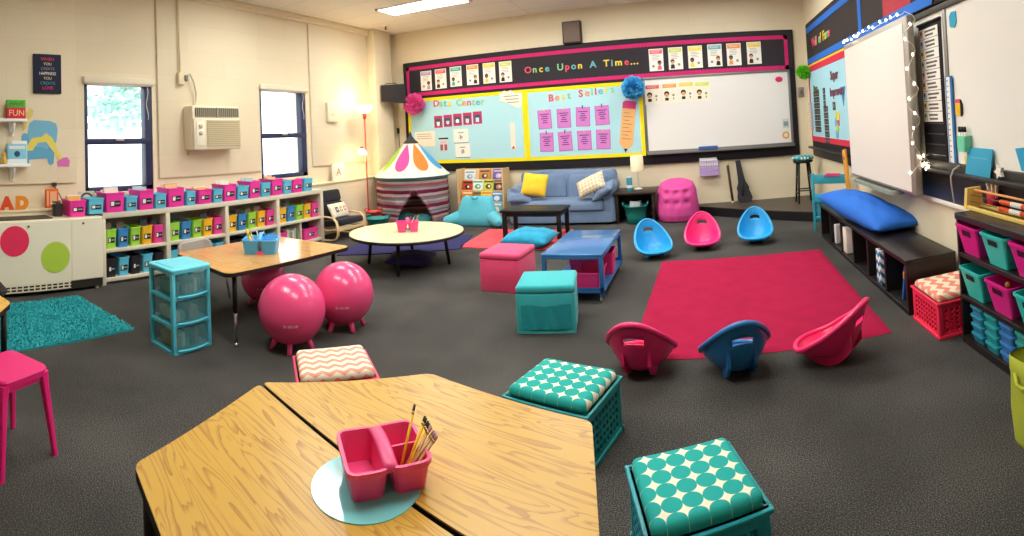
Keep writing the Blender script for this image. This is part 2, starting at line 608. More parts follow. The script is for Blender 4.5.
B().lathe([(.012, 0), (.012, -.05), (.03, -.055), (.03, -.06), (.004, -.065)], 10).build('spray_head', plain('#9c7a44', .35, .5, .8), t)

# ------------------------------------------------------------------ low stage in the corner
stg = [(-.42, YB - .005), (-.22, 7.66), (1.45, 6.33), (XR - .005, 6.16), (XR - .005, YB - .005)]
t = thing('corner_stage', 'low dark corner stage with a slanting front edge', 'stage', (0, 0, 0))
B().prism(stg, 0, .115).build('riser', plain('#141316', .6, .3), t)
B().prism(stg, .115, .125).build('stage_top', plain('#4d433b', .45, .4, var=.18, vscale=5), t)

# ------------------------------------------------------------------ board on the back wall
BK = plain('#353136', .8, .2, var=.06, vscale=30)
HOT = paper('#cc2c6e')
t = wthing('display_board', 'long black wall board with pink scalloped border and coloured letters reading Once Upon A Time', 'board', 'B', -1.7, 1.69)
B().box(-3.17, 3.17, -.035, 0, -.94, .95, .004).build('backing', plain('#29262b', .7, .25), t)
B().box(-3.15, 3.15, -.042, -.035, .37, .93).build('header_panel', BK, t)
sc = B()
def scallop(x0, x1, z, s):
    n = int((x1 - x0) / .05)
    pts = [(x0, z)]
    for k in range(n + 1):
        x = x0 + (x1 - x0) * k / n
        pts.append((x, z + s * .052))
        if k < n:
            pts.append((x + .5 * (x1 - x0) / n, z + s * .064))
    pts.append((x1, z))
    sc.slab(pts if s < 0 else pts[::-1], -.047, -.0415)
scallop(-3.10, 3.08, .868, -1)
scallop(-3.10, 3.08, .355, 1)
sc.box(-3.10, -3.045, -.047, -.0415, .355, .868).box(3.025, 3.08, -.047, -.0415, .355, .868)
sc.build('scalloped_border', HOT, t)
LC = {'p': '#e2566f', 'g': '#8fce9d', 'y': '#f0d64a', 'b': '#6fb6bd', 'o': '#f0a060', 'c': '#f6e6b4', 'k': '#59616a', 'v': '#b065b0'}
WID = {'.': .45, 'i': .6, 'l': .55, 't': .75, 'm': 1.4, 'T': 1.1, 'O': 1.2, 'U': 1.2, 'W': 1.4, 'r': .8, ' ': 1.0, 'f': .7}
def letters(parent, s, cols, x0, x1, z, size, y=-.05, zs=0.0, sx=1.05):
    tot = sum(WID.get(q, 1) for q in s) - WID.get(s[0], 1) / 2 - WID.get(s[-1], 1) / 2
    for i, ch in enumerate(s):
        if ch == ' ':
            continue
        f = (sum(WID.get(q, 1) for q in s[:i]) + WID.get(ch, 1) / 2 - WID.get(s[0], 1) / 2) / tot
        text(ch, size, paper(LC[cols[i % len(cols)]]), parent, (x0 + (x1 - x0) * f, y, z + zs * f), name='letter', ext=.003, sx=sx, bold=.003)
letters(t, 'Once Upon A Time...', 'pgybxgpbyxbxybypyyyy'.replace('x', 'g'), -.88, .83, .605, .14)

POSTC = ['#b79cc4', '#ee5d68', '#48b3a4', '#ef9a4a', '#efcf4c', '#c9dc66', '#ee6a82', '#d3e07a', '#f0dd58', '#7fb4bd', '#ec9a55', '#f1cf55']
POSN = ['lilac', 'red', 'teal', 'orange', 'yellow', 'lime green', 'rose red', 'pale lime', 'lemon yellow', 'slate blue', 'deep orange', 'golden']
SKIN, SKIN2, HAIR = paper('#d9a582'), paper('#8a5a42'), paper('#3a2a26')
def poster(w, h, col, var, drop=0):
    b = B()
    b.box(-w / 2, w / 2, -.004, 0, -h / 2, h / 2)
    b.box(-w / 2 + .012, w / 2 - .012, -.0055, -.004, h * .27, h / 2 - .012, mi=1)
    for k in range(2):
        b.box(-w * .34, w * .34 - k * w * .1, -.0065, -.0055, h * .41 - k * h * .065, h * .425 - k * h * .065, mi=0)
    rnd = random.Random(var)
    if drop:                                           # child with dark hair at one side, small drawing at the other
        px, pz = -w * .2, -h * .12
        b.disc(px, pz + h * .1, w * .17, -.0058, -.004, 3).disc(px, pz + h * .03, w * .13, -.0064, -.0045, 2)
        b.box(px - w * .12, px + w * .12, -.0064, -.004, pz - h * .24, pz - h * .1, mi=3)
        b.disc(w * .24, pz + h * .02, w * .08, -.006, -.004, 4).box(w * .2, w * .28, -.006, -.004, pz - h * .2, pz - h * .1, mi=4)
    else:
        side = -1 if var % 3 else 1
        px, pz = side * w * .22, -h * .2
        b.disc(px, pz + h * .08, w * .14, -.0058, -.004, 3).disc(px, pz + h * .03, w * .11, -.0064, -.0045, 2)
        b.slab([(px - w * .15, -h * .45), (px + w * .15, -h * .45), (px + w * .11, pz - h * .06), (px - w * .11, pz - h * .06)], -.006, -.004, 3 if var % 2 else 1)
        for k in range(4):
            z = h * .2 - k * h * .07
            b.box(-w * .3, w * (.1 + .2 * rnd.random()), -.005, -.004, z, z + .006, mi=4)
        b.disc(-px, -h * .28, w * .09, -.0055, -.004, 4)
    return b
TOPX = [(-4.41, 2.295), (-4.127, 2.302), (-3.842, 2.313), (-3.535, 2.314), (-3.242, 2.314), (-2.96, 2.309), (-.588, 2.294), (-.3, 2.297), (-.008, 2.301), (.283, 2.305), (.567, 2.304), (.868, 2.311)]
for i, (x, z) in enumerate(TOPX):
    wsolo('rule_poster', poster(.212, .33, POSTC[i], i), [PAPERW, paper(POSTC[i]), SKIN if i % 2 else SKIN2, HAIR, GREY],
          'white classroom poster with a %s heading, %s along the black header board' % (POSN[i], ORD[i]), 'poster', 'B', x, z, .0425, 'posters along the header board')

# two pale blue bulletin boards with yellow edges
SKYB = paper('#b3dfe8')
YEL = paper('#f7df1c')
def bulletin(label, u0, u1, z0, z1, left, right):
    w, h = u1 - u0, z1 - z0
    t = wthing('bulletin_board', label, 'bulletin board', 'B', (u0 + u1) / 2, (z0 + z1) / 2, .0352)
    B().box(-w / 2, w / 2, -.012, 0, -h / 2, h / 2).build('paper_backing', SKYB, t)
    e = B()
    e.box(-w / 2, w / 2, -.0165, -.012, h / 2 - .055, h / 2).box(-w / 2, w / 2, -.0165, -.012, -h / 2, -h / 2 + .055)
    e.box(-w / 2, -w / 2 + left, -.0165, -.012, -h / 2 + .055, h / 2 - .055).box(w / 2 - right, w / 2, -.0165, -.012, -h / 2 + .055, h / 2 - .055)
    e.build('yellow_border', YEL, t)
    return t
bA = bulletin('pale blue bulletin board with yellow edge and letters reading Data Center', -4.80, -2.665, .885, 2.0, .05, .045)
letters(bA, 'Data Center', 'pgbyggopgbg', -.50, .35, .445, .155, -.016, -.03)
bB = bulletin('pale blue bulletin board with yellow edge and letters reading Best Sellers', -2.662, -.822, .885, 2.0, .05, .06)
letters(bB, 'Best Sellers', 'poygypogpbyg', -.49, .47, .39, .15, -.016, .07)

# Data Center papers
CH = ['#e8eef0', '#bcd6e6', '#f4f4f0', '#e3d6dc', '#cfd8ea']
for i in range(5):
    b = B().box(-.078, .078, -.004, 0, -.1, .1).box(-.055, .055, -.006, -.004, -.07, .05, mi=1).box(-.03, .03, -.008, -.006, -.03 - .01 * i, .0, mi=2).disc(0, -.045 + .015 * (i % 3), .028, -.0075, -.006, 3)
    wsolo('data_card', b, [paper('#c43a6c'), paper('#4d5668'), paper(CH[i]), PAPERW],
          'crimson bordered picture card, %s in the row below Data Center' % ORD[i], 'card', 'B', -4.21 + .181 * i, 1.582 + .007 * i, .0475, 'crimson cards under Data Center')
def sheet(w, h, lines, seed, col='#f0ead8', ink='#b57f78'):
    rnd = random.Random(seed)
    b = B().box(-w / 2, w / 2, -.003, 0, -h / 2, h / 2)
    for z in lines:
        b.box(-w * .38, w * rnd.uniform(.15, .4), -.0045, -.003, h * z, h * z + .009, mi=1)
    return b, [paper(col), paper(ink)]
b, m = sheet(.40, .255, (.3, .16, .02), 5)
wsolo('note_sheet', b, m, 'cream sheet with reddish writing beside the tent top', 'paper sheet', 'B', -4.486, 1.304, .0475)
b = B().box(-.09, .09, -.003, 0, .075, .1, mi=1).box(-.075, .075, -.002, 0, -.115, .07).box(-.065, -.012, -.004, -.002, -.11, -.01, mi=2).box(.012, .065, -.004, -.002, -.11, -.01, mi=2).box(-.06, .06, -.004, -.002, .0, .05, mi=3)
wsolo('chart_strip', b, [paper('#cfe0e2'), DARK, paper('#a9555c'), paper('#dcbfc0')], 'small dark headed chart with two red squares', 'chart', 'B', -4.13, 1.21, .0475)
for i, z in enumerate((1.325, 1.085)):
    b = B().box(-.135, .135, -.003, 0, -.115, .115).box(-.05, .05, -.0045, -.003, .05, .06, mi=1).box(-.02, -.005, -.0045, -.003, -.05, .02, mi=1).box(.01, .025, -.0045, -.003, -.04, .0 + .02 * i, mi=1).box(-.135, .135, -.0045, -.003, -.115, -.106, mi=1)
    wsolo('tally_sheet', b, [PAPERW, paper('#4b4b48')], ('upper' if i == 0 else 'lower') + ' of two white tally sheets under the crimson cards', 'paper sheet', 'B', -3.80 + .02 * i, z, .0475, 'white tally sheets')
b = B().box(-.04, .04, -.003, 0, -.21, .21).slab([(-.03, -.2), (.03, -.2), (0, -.155)], -.0045, -.003, 1)
wsolo('thermometer_chart', b, [paper('#f0e6d8'), paper('#c0453c')], 'narrow white thermometer chart with a red base', 'chart', 'B', -2.89, 1.285, .0475)
bl = [(-.2, .1), (-.1, .15), (-.06, .12), (.0, .15), (.08, .1), (.19, .1), (.19, -.08), (.16, -.14), (.08, -.13), (.0, -.08), (-.12, -.03), (-.2, .0), (-.17, .05)]
b = B().slab(bl, -.012, -.006)
for k in range(3):
    b.box(-.12 + .03 * k, .13, -.0135, -.012, .05 - .05 * k, .06 - .05 * k, mi=1)
wsolo('scroll_cutout', b, [paper('#f1ebda'), paper('#77706c')], 'cream scroll shaped cutout pinned where the two blue boards meet', 'cutout', 'B', -2.89, 1.86, .0475)

# Best Sellers notes
NOTE, INK = paper('#d683cc'), paper('#6a3f70')
NX = [[-2.352, -2.046, -1.746, -1.45], [-2.339, -2.043, -1.743, -1.452]]
for r_ in range(2):
    for c_ in range(4):
        z = [1.514, 1.515, 1.52, 1.524][c_] if r_ == 0 else 1.163
        w = wthing('book_note', 'pink note with dark writing in the %s row under Best Sellers, %s along' % (('upper', 'lower')[r_], ORD[c_]), 'note', 'B', NX[r_][c_], z, .0475, 'pink notes under Best Sellers')
        b = B().box(-.108, .108, -.003, 0, -.147, .147)
        for k in range(5):
            q = .075 if k == 0 else .03 + .014 * ((k * 7 + c_) % 3)
            b.box(-q, q, -.0042, -.003, .07 - k * .032, .084 - k * .032, mi=1)
        for e in ((-.108, -.1), (.1, .108)):
            b.box(e[0], e[1], -.0042, -.003, -.147, .147, mi=2)
        b.box(-.108, .108, -.0042, -.003, -.147, -.139, mi=2)
        o = b.build('note_sheet', [NOTE, INK, paper('#a85fa8')], w)
        o.rotation_euler = (0, R((c_ * 37 + r_ * 53) % 5 - 2), 0)
        dk = (r_, c_) in ((0, 2), (0, 3), (1, 0), (1, 1))
        B().box(-.009, .009, -.012, -.003, .12, .175 if dk else .15, .003).build('clothes_peg', plastic('#3c6a80' if dk else '#e2b96a'), w)
# long pencil cut-out
w = wthing('pencil_cutout', 'tall orange paper pencil with a pink eraser top and handwriting', 'cutout', 'B', -1.075, 1.33, .0475)
a = -R(8)
mt = Matrix.Rotation(R(8), 4, 'Y')
b = B().slab([(-.1, -.26), (.1, -.26), (.1, .27), (-.1, .27)], -.006, 0).slab([(-.1, -.26), (-.03, -.33), (.03, -.33), (.1, -.26)], -.006, 0)
for k in range(8):
    b.box(-.07, .02 + .05 * ((k * 3) % 2), -.0075, -.006, .2 - k * .055, .208 - k * .055, mi=1)
b.build('pencil_body', [paper('#f2b878'), paper('#97714e')], w).rotation_euler = (0, R(8), 0)
B().slab([(-.1, .27), (.1, .27), (.1, .36), (.07, .385), (-.07, .385), (-.1, .36)], -.008, 0).build('eraser', paper('#dd4a83'), w).rotation_euler = (0, R(8), 0)
B().slab([(-.03, -.33), (0, -.385), (.03, -.33)], -.007, 0).build('pencil_tip', DARK, w).rotation_euler = (0, R(8), 0)

# whiteboard
ALU = plain('#8b8985', .35, .5, .5)
WB = plain('#efece7', .16, .5)
t = wthing('whiteboard', 'wide white marker board with a grey metal frame on the back wall', 'whiteboard', 'B', .285, 1.48, .0352)
B().box(-1.065, 1.065, -.008, 0, -.535, .535).build('writing_surface', WB, t)
f = B()
f.box(-1.1, 1.1, -.025, 0, .53, .56, .003).box(-1.1, 1.1, -.025, 0, -.56, -.53, .003).box(-1.1, -1.07, -.025, 0, -.53, .53, .003).box(1.07, 1.1, -.025, 0, -.53, .53, .003)
f.build('metal_frame', ALU, t)
B().box(-1.08, 1.1, -.09, 0, -.585, -.56, .004).box(-1.08, 1.1, -.095, -.087, -.585, -.55, .003).build('marker_tray', ALU, t)
LOWC = ['#e8646a', '#f0a25a', '#f1d060', '#cfe06a']
LOWN = ['red', 'orange', 'yellow', 'lime green']
for i, (x, z) in enumerate(((-.672, 1.787), (-.418, 1.788), (-.17, 1.795), (.066, 1.785))):
    wsolo('rule_poster', poster(.225, .30, LOWC[i], i, 1), [plain('#f6edd6', .75, .2), paper(LOWC[i]), SKIN, HAIR, GREY],
          'white poster of a dark haired child under a %s heading on the marker board' % LOWN[i], 'poster', 'B', x, z, .0432, 'posters on the marker board')
wsolo('magnet', B().disc(0, 0, .04, -.012, 0, 0, 24, .055), plastic('#e02465'), 'oval hot pink magnet in the top corner of the marker board', 'magnet', 'B', 1.215, 1.9, .0435)
wsolo('notice_card', B().box(-.05, .05, -.003, 0, -.07, .07).box(-.035, .035, -.0045, -.003, -.04, .03, mi=1), [paper('#cdd6d0'), paper('#8aa09c')], 'small grey green card low at the marker board edge', 'card', 'B', 1.28, 1.235, .0435)
wsolo('round_badge', B().disc(0, 0, .055, -.004, 0).disc(0, 0, .03, -.006, -.004, 1), [paper('#e0ad5e'), paper('#f3e2bb')], 'round tan badge below the grey green card', 'badge', 'B', 1.27, 1.06, .0435)
t = wthing('marker_caddy', 'blue marker box standing on the whiteboard tray', 'box', 'B', .1, .93, .085)
B().box(-.14, .14, -.05, .04, 0, .055, .006).build('box_body', plastic('#3d5f9f'), t)
t.location.z = .92

def pompom(name, u_loc, rad, col, label, seed, n=420):
    rnd = random.Random(seed)
    t = thing(name, label, 'pom-pom', u_loc)
    b = B().sph((0, 0, 0), rad * .62, 16, 10)
    for k in range(n):
        d = Vector((rnd.gauss(0, 1), rnd.gauss(0, 1), rnd.gauss(0, 1))).normalized()
        u = d.orthogonal().normalized()
        u = Matrix.Rotation(rnd.uniform(0, 2 * PI), 3, d) @ u
        w = d.cross(u)
        q = rad * rnd.uniform(.88, 1.05)
        s_ = rad * rnd.uniform(.16, .26)
        c0 = d * rad * .5
        p = [c0 - u * s_ * .4, c0 + u * s_ * .4, d * q * .85 + u * s_ + w * s_ * .35, d * q + w * s_ * rnd.uniform(-.5, .5), d * q * .85 - u * s_ + w * s_ * .2]
        b.add([tuple(x) for x in p], [(0, 1, 2, 3), (0, 3, 4)], 0, False)
    b.build('tissue_petals', plain(col, .8, .15), t)
pompom('tissue_pompom', (-4.57, YB - .22, 1.90), .19, '#ef62ab', 'pink tissue pom-pom at the corner of the black board', 3)
pompom('tissue_pompom', (-.935, YB - .22, 1.89), .18, '#55b8ea', 'blue tissue pom-pom at the top of the orange paper pencil', 4)
pompom('tissue_pompom', (1.535, YB - .35, 1.965), .115, '#7ddc3c', 'lime green tissue pom-pom in the room corner by the right hand bulletin board', 5, 300)

t = wthing('wall_speaker', 'brown wall speaker mounted above the black board', 'speaker', 'B', -1.84, 2.81)
B().box(-.145, .145, -.1, 0, -.17, .17, .012).build('speaker_box', plain('#4b3c36', .5, .3), t)
B().box(-.125, .125, -.108, -.1, -.15, .15, .004).build('speaker_grille', plain('#7d6c62', .8, .2, bmp=.6, bscale=500), t)
t = wthing('light_switch', 'grey metal switch plate between the black board and the corner', 'switch', 'B', 1.55, 1.69)
B().box(-.045, .045, -.012, 0, -.075, .075, .005).build('switch_plate', plain('#9c968c', .4, .5, .5), t)
B().box(-.015, .015, -.025, -.012, -.03, .03, .004).build('toggle', plain('#6d6861', .4, .4), t)
t = wthing('wall_outlet', 'beige outlet box on the wall beside the lamp with a cord', 'outlet', 'B', -5.05, 1.47)
B().box(-.05, .06, -.03, 0, -.08, .08, .006).build('outlet_plate', CREAM, t)
B().box(.0, .05, -.05, -.03, -.05, .05, .004).build('plug', BLACK, t)
B().tube([(.03, -.04, -.05), (.04, -.04, -.3), (.05, -.035, -.62)], .005, 6).build('cord', BLACK, t)
t = thing('corner_speaker', 'black wedge speaker bracketed high in the room corner', 'speaker', (-4.86, 7.36, 2.08), R(38))
B().loft([[(-.2, -.14, -.12), (.2, -.14, -.17), (.2, .16, -.14), (-.2, .16, -.09)], [(-.2, -.14, .15), (.2, -.14, .16), (.2, .16, .16), (-.2, .16, .15)]], 0, False).build('speaker_box', plain('#242226', .55, .3), t)
B().box(-.185, .185, -.148, -.14, -.1, .135, .003).build('speaker_grille', plain('#302e31', .85, .2, bmp=.6, bscale=400), t)
B().box(-.03, .03, .15, .22, -.05, .05).build('bracket', BLACK, t)
B().tube([(-.14, 0, .15), (-.1, 0, .19), (.05, 0, .19), (.1, 0, .155)], .006, 6).build('cable', BLACK, t)

# file pocket, stick and guitar case under the whiteboard
t = wthing('file_pocket', 'lilac wire file pocket holding papers under the whiteboard', 'file pocket', 'B', .095, .675)
w = B()
for k in range(9):
    x = -.14 + .035 * k
    w.tube([(x, -.01, .12), (x, -.01, -.13), (x, -.09, -.13), (x, -.1, .08)], .0035, 5, 0)
for z in (-.13, -.06, .01, .08):
    w.tube([(-.14, -.01, z), (-.14, -.097, z), (.14, -.097, z), (.14, -.01, z)], .004, 5)
w.box(-.14, .14, -.098, -.094, -.13, -.02)
w.build('wire_pocket', plain('#b79ad0', .5, .4), t)
pp = B().box(-.135, .12, -.05, -.02, -.12, .125).box(-.12, .13, -.085, -.055, -.12, .1)
solo('paper_stack', pp, paper('#e9e6e6'), 'white papers standing in the lilac wire file pocket', 'paper', (.095, YB, .675))
# guitar case
gz = .12
gp = []
for s_ in (1, -1):
    pr = [(.035, 0.62), (.045, .4), (.055, .3), (.09, .22), (.085, .17), (.105, .1), (.11, .05), (.08, .0)]
    gp += [(s_ * x, z) for x, z in (pr if s_ > 0 else pr[::-1])]
t = thing('guitar_case', 'black soft guitar case leaning on the wall under the whiteboard', 'guitar case', (.60, YB - .13, gz))
g = B().loft([[(x * .93, .035, z) for x, z in gp], [(x, .025, z) for x, z in gp], [(x, -.03, z) for x, z in gp], [(x * .92, -.045, z) for x, z in gp]], 0, False)
o = g.build('case_body', plain('#333136', .75, .25), t)
o.rotation_euler = (R(-9), R(-7), 0)
B().tube([(-.03, -.05, .1), (.0, -.07, .2), (.02, -.055, .32)], .012, 6).build('carry_strap', BLACK, t).rotation_euler = (R(-9), R(-7), 0)
t = thing('rainstick', 'slim dark speckled rainstick leaning on the wall beside the guitar case', 'rainstick', (.415, YB - .12, .12))
o = B().tube([(0, 0, 0), (-.045, .1, .57)], .019, 10).build('tube', plain('#54301f', .5, .3, var=.6, vscale=40), t)
B().tube([(.0, 0, .0), (-.002, .005, .03)], .022, 10).build('end_cap', plain('#d8c49a', .5, .3), t)
B().tube([(-.043, .096, .545), (-.046, .102, .58)], .022, 10).build('end_cap', plain('#d8c49a', .5, .3), t)

# bar stool on the stage
t = thing('bar_stool', 'dark tall stool with a teal patterned round cushion on the stage', 'stool', (1.40, 7.2, .12))
B().lathe([(.13, .56), (.14, .575), (.14, .59), (.12, .6)], 20).build('seat', BLACKW, t)
dm = dots_mat('#dfe9df', '#2f9aa3', .05)
B().lathe([(.135, .6), (.155, .615), (.155, .64), (.12, .66), (.02, .665)], 24).build('cushion', dm, t)
for a in (45, 135, 225, 315):
    c_, s_ = math.cos(R(a)), math.sin(R(a))
    B().cyl((.155 * c_, .155 * s_, 0), (.1 * c_, .1 * s_, .57), .014, .016, 8).build('leg', BLACKW, t)
for z, rr in ((.14, .143), (.18, .139), (.36, .122)):
    for k in range(4):
        if (k % 2) == (z == .18):
            continue
        a, b2 = R(45 + 90 * k), R(135 + 90 * k)
        B().cyl((rr * math.cos(a), rr * math.sin(a), z), (rr * math.cos(b2), rr * math.sin(b2), z), .009, .009, 8).build('rung', BLACKW, t)
# ------------------------------------------------------------------ left wall
t = wthing('wall_sign', 'dark blue canvas sign about creating happiness and love', 'sign', 'L', 1.725, 2.115, .01)
B().box(-.152, .152, -.03, 0, -.205, .205, .004).build('canvas', paper('#2c3145'), t)
for i, (s, c, z_) in enumerate((('WHEN', '#e0527a', .048), ('YOU', '#f0e2c0', .042), ('CREATE', '#8d97a8', .042), ('HAPPINESS', '#f4eee0', .046), ('YOU', '#e8dcc0', .042), ('CREATE', '#4f9fae', .046), ('LOVE', '#e0527a', .05))):
    text(s, z_, paper(c), t, (0, -.032, .15 - .05 * i), name='lettering', sx=.82 if len(s) > 6 else 1)

SHW = plain('#f5f2ea', .4, .4)
for i, (z, lab) in enumerate(((1.64, 'upper white wall shelf with one bracket, under the dark canvas sign'), (1.19, 'lower white wall shelf with one bracket, over the red paper letters'))):
    t = wthing('wall_shelf', lab, 'shelf', 'L', 1.24, z, .01, 'white wall shelves')
    B().box(-.35, .235 + .03 * i, -.14, 0, -.03, 0, .004).build('shelf_board', SHW, t)
    B().slab([(.07, -.03), (.13, -.03), (.12, -.17), (.08, -.17)], -.025, 0).build('bracket_plate', SHW, t)
    B().tube([(.1, -.02, -.15), (.1, -.08, -.12), (.1, -.12, -.04)], .012, 6).build('bracket', SHW, t)
t = wthing('word_block', 'green and red block sign reading HAVE FUN on the upper shelf', 'sign', 'L', 1.365, 1.64, .10)
B().box(-.095, .095, -.03, .03, 0, .11, .004).build('red_block', paper('#df3b52'), t)
B().box(-.095, .095, -.03, .03, .11, .19, .004).build('green_block', paper('#6cc04c'), t)
text('FUN', .085, paper('#f6d9a0'), t, (0, -.032, .055))
text('HAVE', .06, paper('#3f8f3a'), t, (0, -.032, .15))
b = B().box(-.10, .10, -.012, .012, 0, .2, .003).box(-.1, .1, -.0135, -.012, .0, .05, mi=1).box(-.08, .08, -.0135, -.012, .15, .18, mi=2).disc(0, .1, .03, -.0145, -.012, 3)
solo('picture_book', b, [paper('#8fd0ea'), paper('#e8f1f2'), paper('#f4efe6'), paper('#3d5878')], 'light blue picture book with a dark round spot, standing on the lower shelf', 'book', *[(XL + .09, 1.375, 1.19), PI / 2])
solo('picture_book', B().box(-.08, .08, -.012, .012, 0, .23, .003).box(-.06, .06, -.0135, -.012, .14, .19, mi=1), [paper('#f2efe8'), paper('#c3d6e8')], 'white topped book standing just behind the light blue picture book', 'book', (XL + .055, 1.41, 1.19), PI / 2)
solo('desk_trinket', B().lathe([(.03, 0), (.03, .05), (.015, .06), (.025, .09), (.005, .12)], 14), plain('#d9b24a', .4, .5), 'small gold trinket on the lower shelf at the edge of view', 'ornament', (XL + .09, 1.245, 1.19))

# blue armchair sticker
def sofa_pts(pts):
    return pts
w = wthing('wall_sticker', 'light blue armchair wall sticker with a yellow throw and pink slipper', 'sticker', 'L', 1.66, 1.40, .0102)
BL2 = paper('#7cb8d4')
B().slab([(-.13, -.10), (-.15, .1), (-.13, .2), (-.08, .235), (.1, .225), (.16, .2), (.18, .14), (.165, .02), (.12, -.08)], -.003, 0).build('chair_back_print', BL2, w)
B().slab([(-.215, .07), (-.19, .10), (-.15, .09), (-.13, .02), (-.11, -.03), (.02, -.05), (.06, -.07), (.09, -.02), (.13, -.03), (.14, -.09), (.13, -.21), (.1, -.235), (.07, -.21), (.06, -.16), (-.13, -.17), (-.14, -.23), (-.18, -.24), (-.2, -.2), (-.215, -.05)], -.005, -.003).build('chair_arm_print', paper('#68aacc'), w)
B().slab([(-.16, -.04), (-.1, .05), (.0, .06), (.05, .1), (.12, .05), (.19, -.1), (.23, -.16), (.19, -.18), (.12, -.08), (.05, .01), (-.04, -.0), (-.1, -.08), (-.15, -.08)], -.007, -.005).build('throw_print', paper('#e8d868'), w)
B().slab([(.17, -.2), (.21, -.16), (.28, -.15), (.31, -.19), (.3, -.25), (.18, -.245)], -.006, 0).build('slipper_print', paper('#d874b8'), w)
B().slab([(-.2, .12), (-.16, .15), (-.15, .22), (-.1, .27), (-.08, .33), (-.12, .36), (-.17, .3), (-.2, .22)], -.004, 0).build('plant_print', paper('#dccb74'), w)

# air conditioner
t = wthing('air_conditioner', 'cream through-wall air conditioner with a louvred front between the windows', 'air conditioner', 'L', 3.745, 1.545, .01)
ACM = plain('#e9dec2', .5, .35)
B().box(-.345, .345, -.19, 0, -.25, .26, .015).build('casing', ACM, t)
f = B().box(-.345, .345, -.215, -.19, -.255, .115, .02)
f.build('front_cover', plain('#e6dabc', .45, .35), t)
lv = B()
for k in range(14):
    z = -.215 + k * .0225
    lv.box(-.165, .335, -.228, -.21, z, z + .011, .002)
lv.build('louvre_vents', plain('#cdbf9d', .6, .3), t)
g = B().box(-.31, .33, -.195, -.188, .13, .235)
g.build('outlet_grille', plain('#5d5648', .6, .3), t)
g = B()
for k in range(22):
    x = -.3 + k * .0295
    g.box(x, x + .012, -.205, -.194, .13, .235)
g.box(-.005, .015, -.208, -.194, .125, .24)
g.build('outlet_fins', plain('#a39b88', .6, .3), t)
cp = B().box(-.31, -.2, -.222, -.2, -.2, .07, .004)
c_ = cp.build('control_panel', plain('#f0e8d2', .4, .4), t)
for z in (.02, -.06):
    B().lathe([(.025, 0), (.022, .018), (.0, .018)], 14, c=(0, 0, 0), mtx=Matrix.Translation((-.255, -.222, z)) @ Matrix.Rotation(R(90), 4, 'X')).build('knob', plain('#cfc4a8', .4, .4), c_)
t = wthing('junction_box', 'cream conduit box with a grey plug and cord above the air conditioner', 'junction box', 'L', 3.35, 2.13, .01)
B().box(-.035, .05, -.06, 0, -.07, .07, .006).build('box_body', CREAM, t)
B().cyl((.0, -.03, .07), (.0, -.03, 1.0), .012, .012, 8).build('conduit', CREAM, t)
B().tube([(.05, -.05, .02), (.12, -.06, .06), (.17, -.06, -.03), (.21, -.05, -.17), (.2, -.04, -.27), (.17, -.03, -.38), (.13, -.04, -.5), (.1, -.03, -.62), (.07, -.02, -.78), (.09, -.03, -.9)], .012, 7).build('power_cord', plain('#cfc6b0', .5, .3), t)
B().box(.04, .085, -.08, -.02, -.03, .04, .006).build('plug', plain('#77726a', .5, .4), t)

t = wthing('thermostat', 'beige metal wall box beside the floor lamp', 'wall box', 'L', 6.06, 1.775, .005)
B().box(-.12, .12, -.05, 0, -.15, .145, .008).build('box_body', plain('#eadfc4', .45, .4), t)
B().box(-.05, .05, -.056, -.05, -.05, .07, .004).build('cover', plain('#ddd0b0', .45, .4), t)
t = wthing('letter_canvas', 'small cream canvas with a tan letter A leaning on the wall ledge', 'canvas', 'L', 6.11, .745, .06)
B().box(-.14, .14, -.012, .012, 0, .26, .004).build('canvas', paper('#f4eedd'), t)
text('A', .17, paper('#b7a071'), t, (.0, -.014, .12), name='lettering')

# letters and book on the ledge
for ch, y, z, c, lab in (('A', 1.262, .742, '#e2552f', 'red orange paper letter A standing on the wall ledge'), ('D', 1.415, .742, '#ee8f2f', 'orange paper letter D standing on the wall ledge')):
    t = thing('paper_letter', lab, 'letter', (XL + .125, y, z), PI / 2)
    text(ch, .165, paper(c), t, (0, 0, .057), name='letter_shape', ext=.008, bold=.014)
solo('picture_book', B().box(-.07, .07, -.012, .012, 0, .19, .003).box(-.02, .05, -.0135, -.012, .03, .165, mi=1).box(-.055, -.035, -.0135, -.012, .02, .17, mi=1), [paper('#ea6a2c'), paper('#f3b98c')], 'orange covered book standing on the ledge past the letter D', 'book', (XL + .10, 1.735, .742), PI / 2)
t = wthing('plug_adapter', 'small dark adapter plugged into the wall below the panel edge with a cord', 'adapter', 'L', 1.795, .97, .0)
B().box(-.022, .022, -.035, 0, -.02, .02, .006).build('adapter_body', plain('#3a3532', .5, .4), t)
B().tube([(0, -.02, -.02), (.03, -.03, -.07), (.06, -.04, -.13), (.1, -.06, -.2)], .005, 6).build('cord', plain('#3a3532', .5, .4), t)

# ventilation cabinet
t = thing('unit_ventilator', 'long cream metal ventilator cabinet with red and lime discs under the wall shelves', 'cabinet', (XL + .31, 1.15, 0))
VC = plain('#efe5ca', .45, .35)
B().box(-.18, .19, -1.05, .965, .1, .68, .008).build('cabinet_body', VC, t)
for y0, y1 in ((-1.04, .63), (.645, .96)):
    B().box(.188, .194, y0, y1, .11, .67).build('front_panel', plain('#f1e8cf', .45, .35), t)
B().box(-.1, .12, -1.0, .48, .678, .69).build('top_vent', plain('#4d463e', .6, .3), t)
gr = B()
for k in range(30):
    y = -1.0 + k * .056
    gr.box(.186, .197, y, y + .04, .055, .068)
    gr.box(.186, .197, y, y + .04, .082, .095)
gr2 = B().box(-.16, .185, -1.04, .96, .03, .1)
gr2.build('kick_grille', plain('#2e2a26', .7, .2), t)
fr = B().box(.185, .196, -1.04, .63, .04, .05).box(.185, .196, -1.04, .63, .096, .104).box(.185, .196, -1.04, .63, .07, .078)
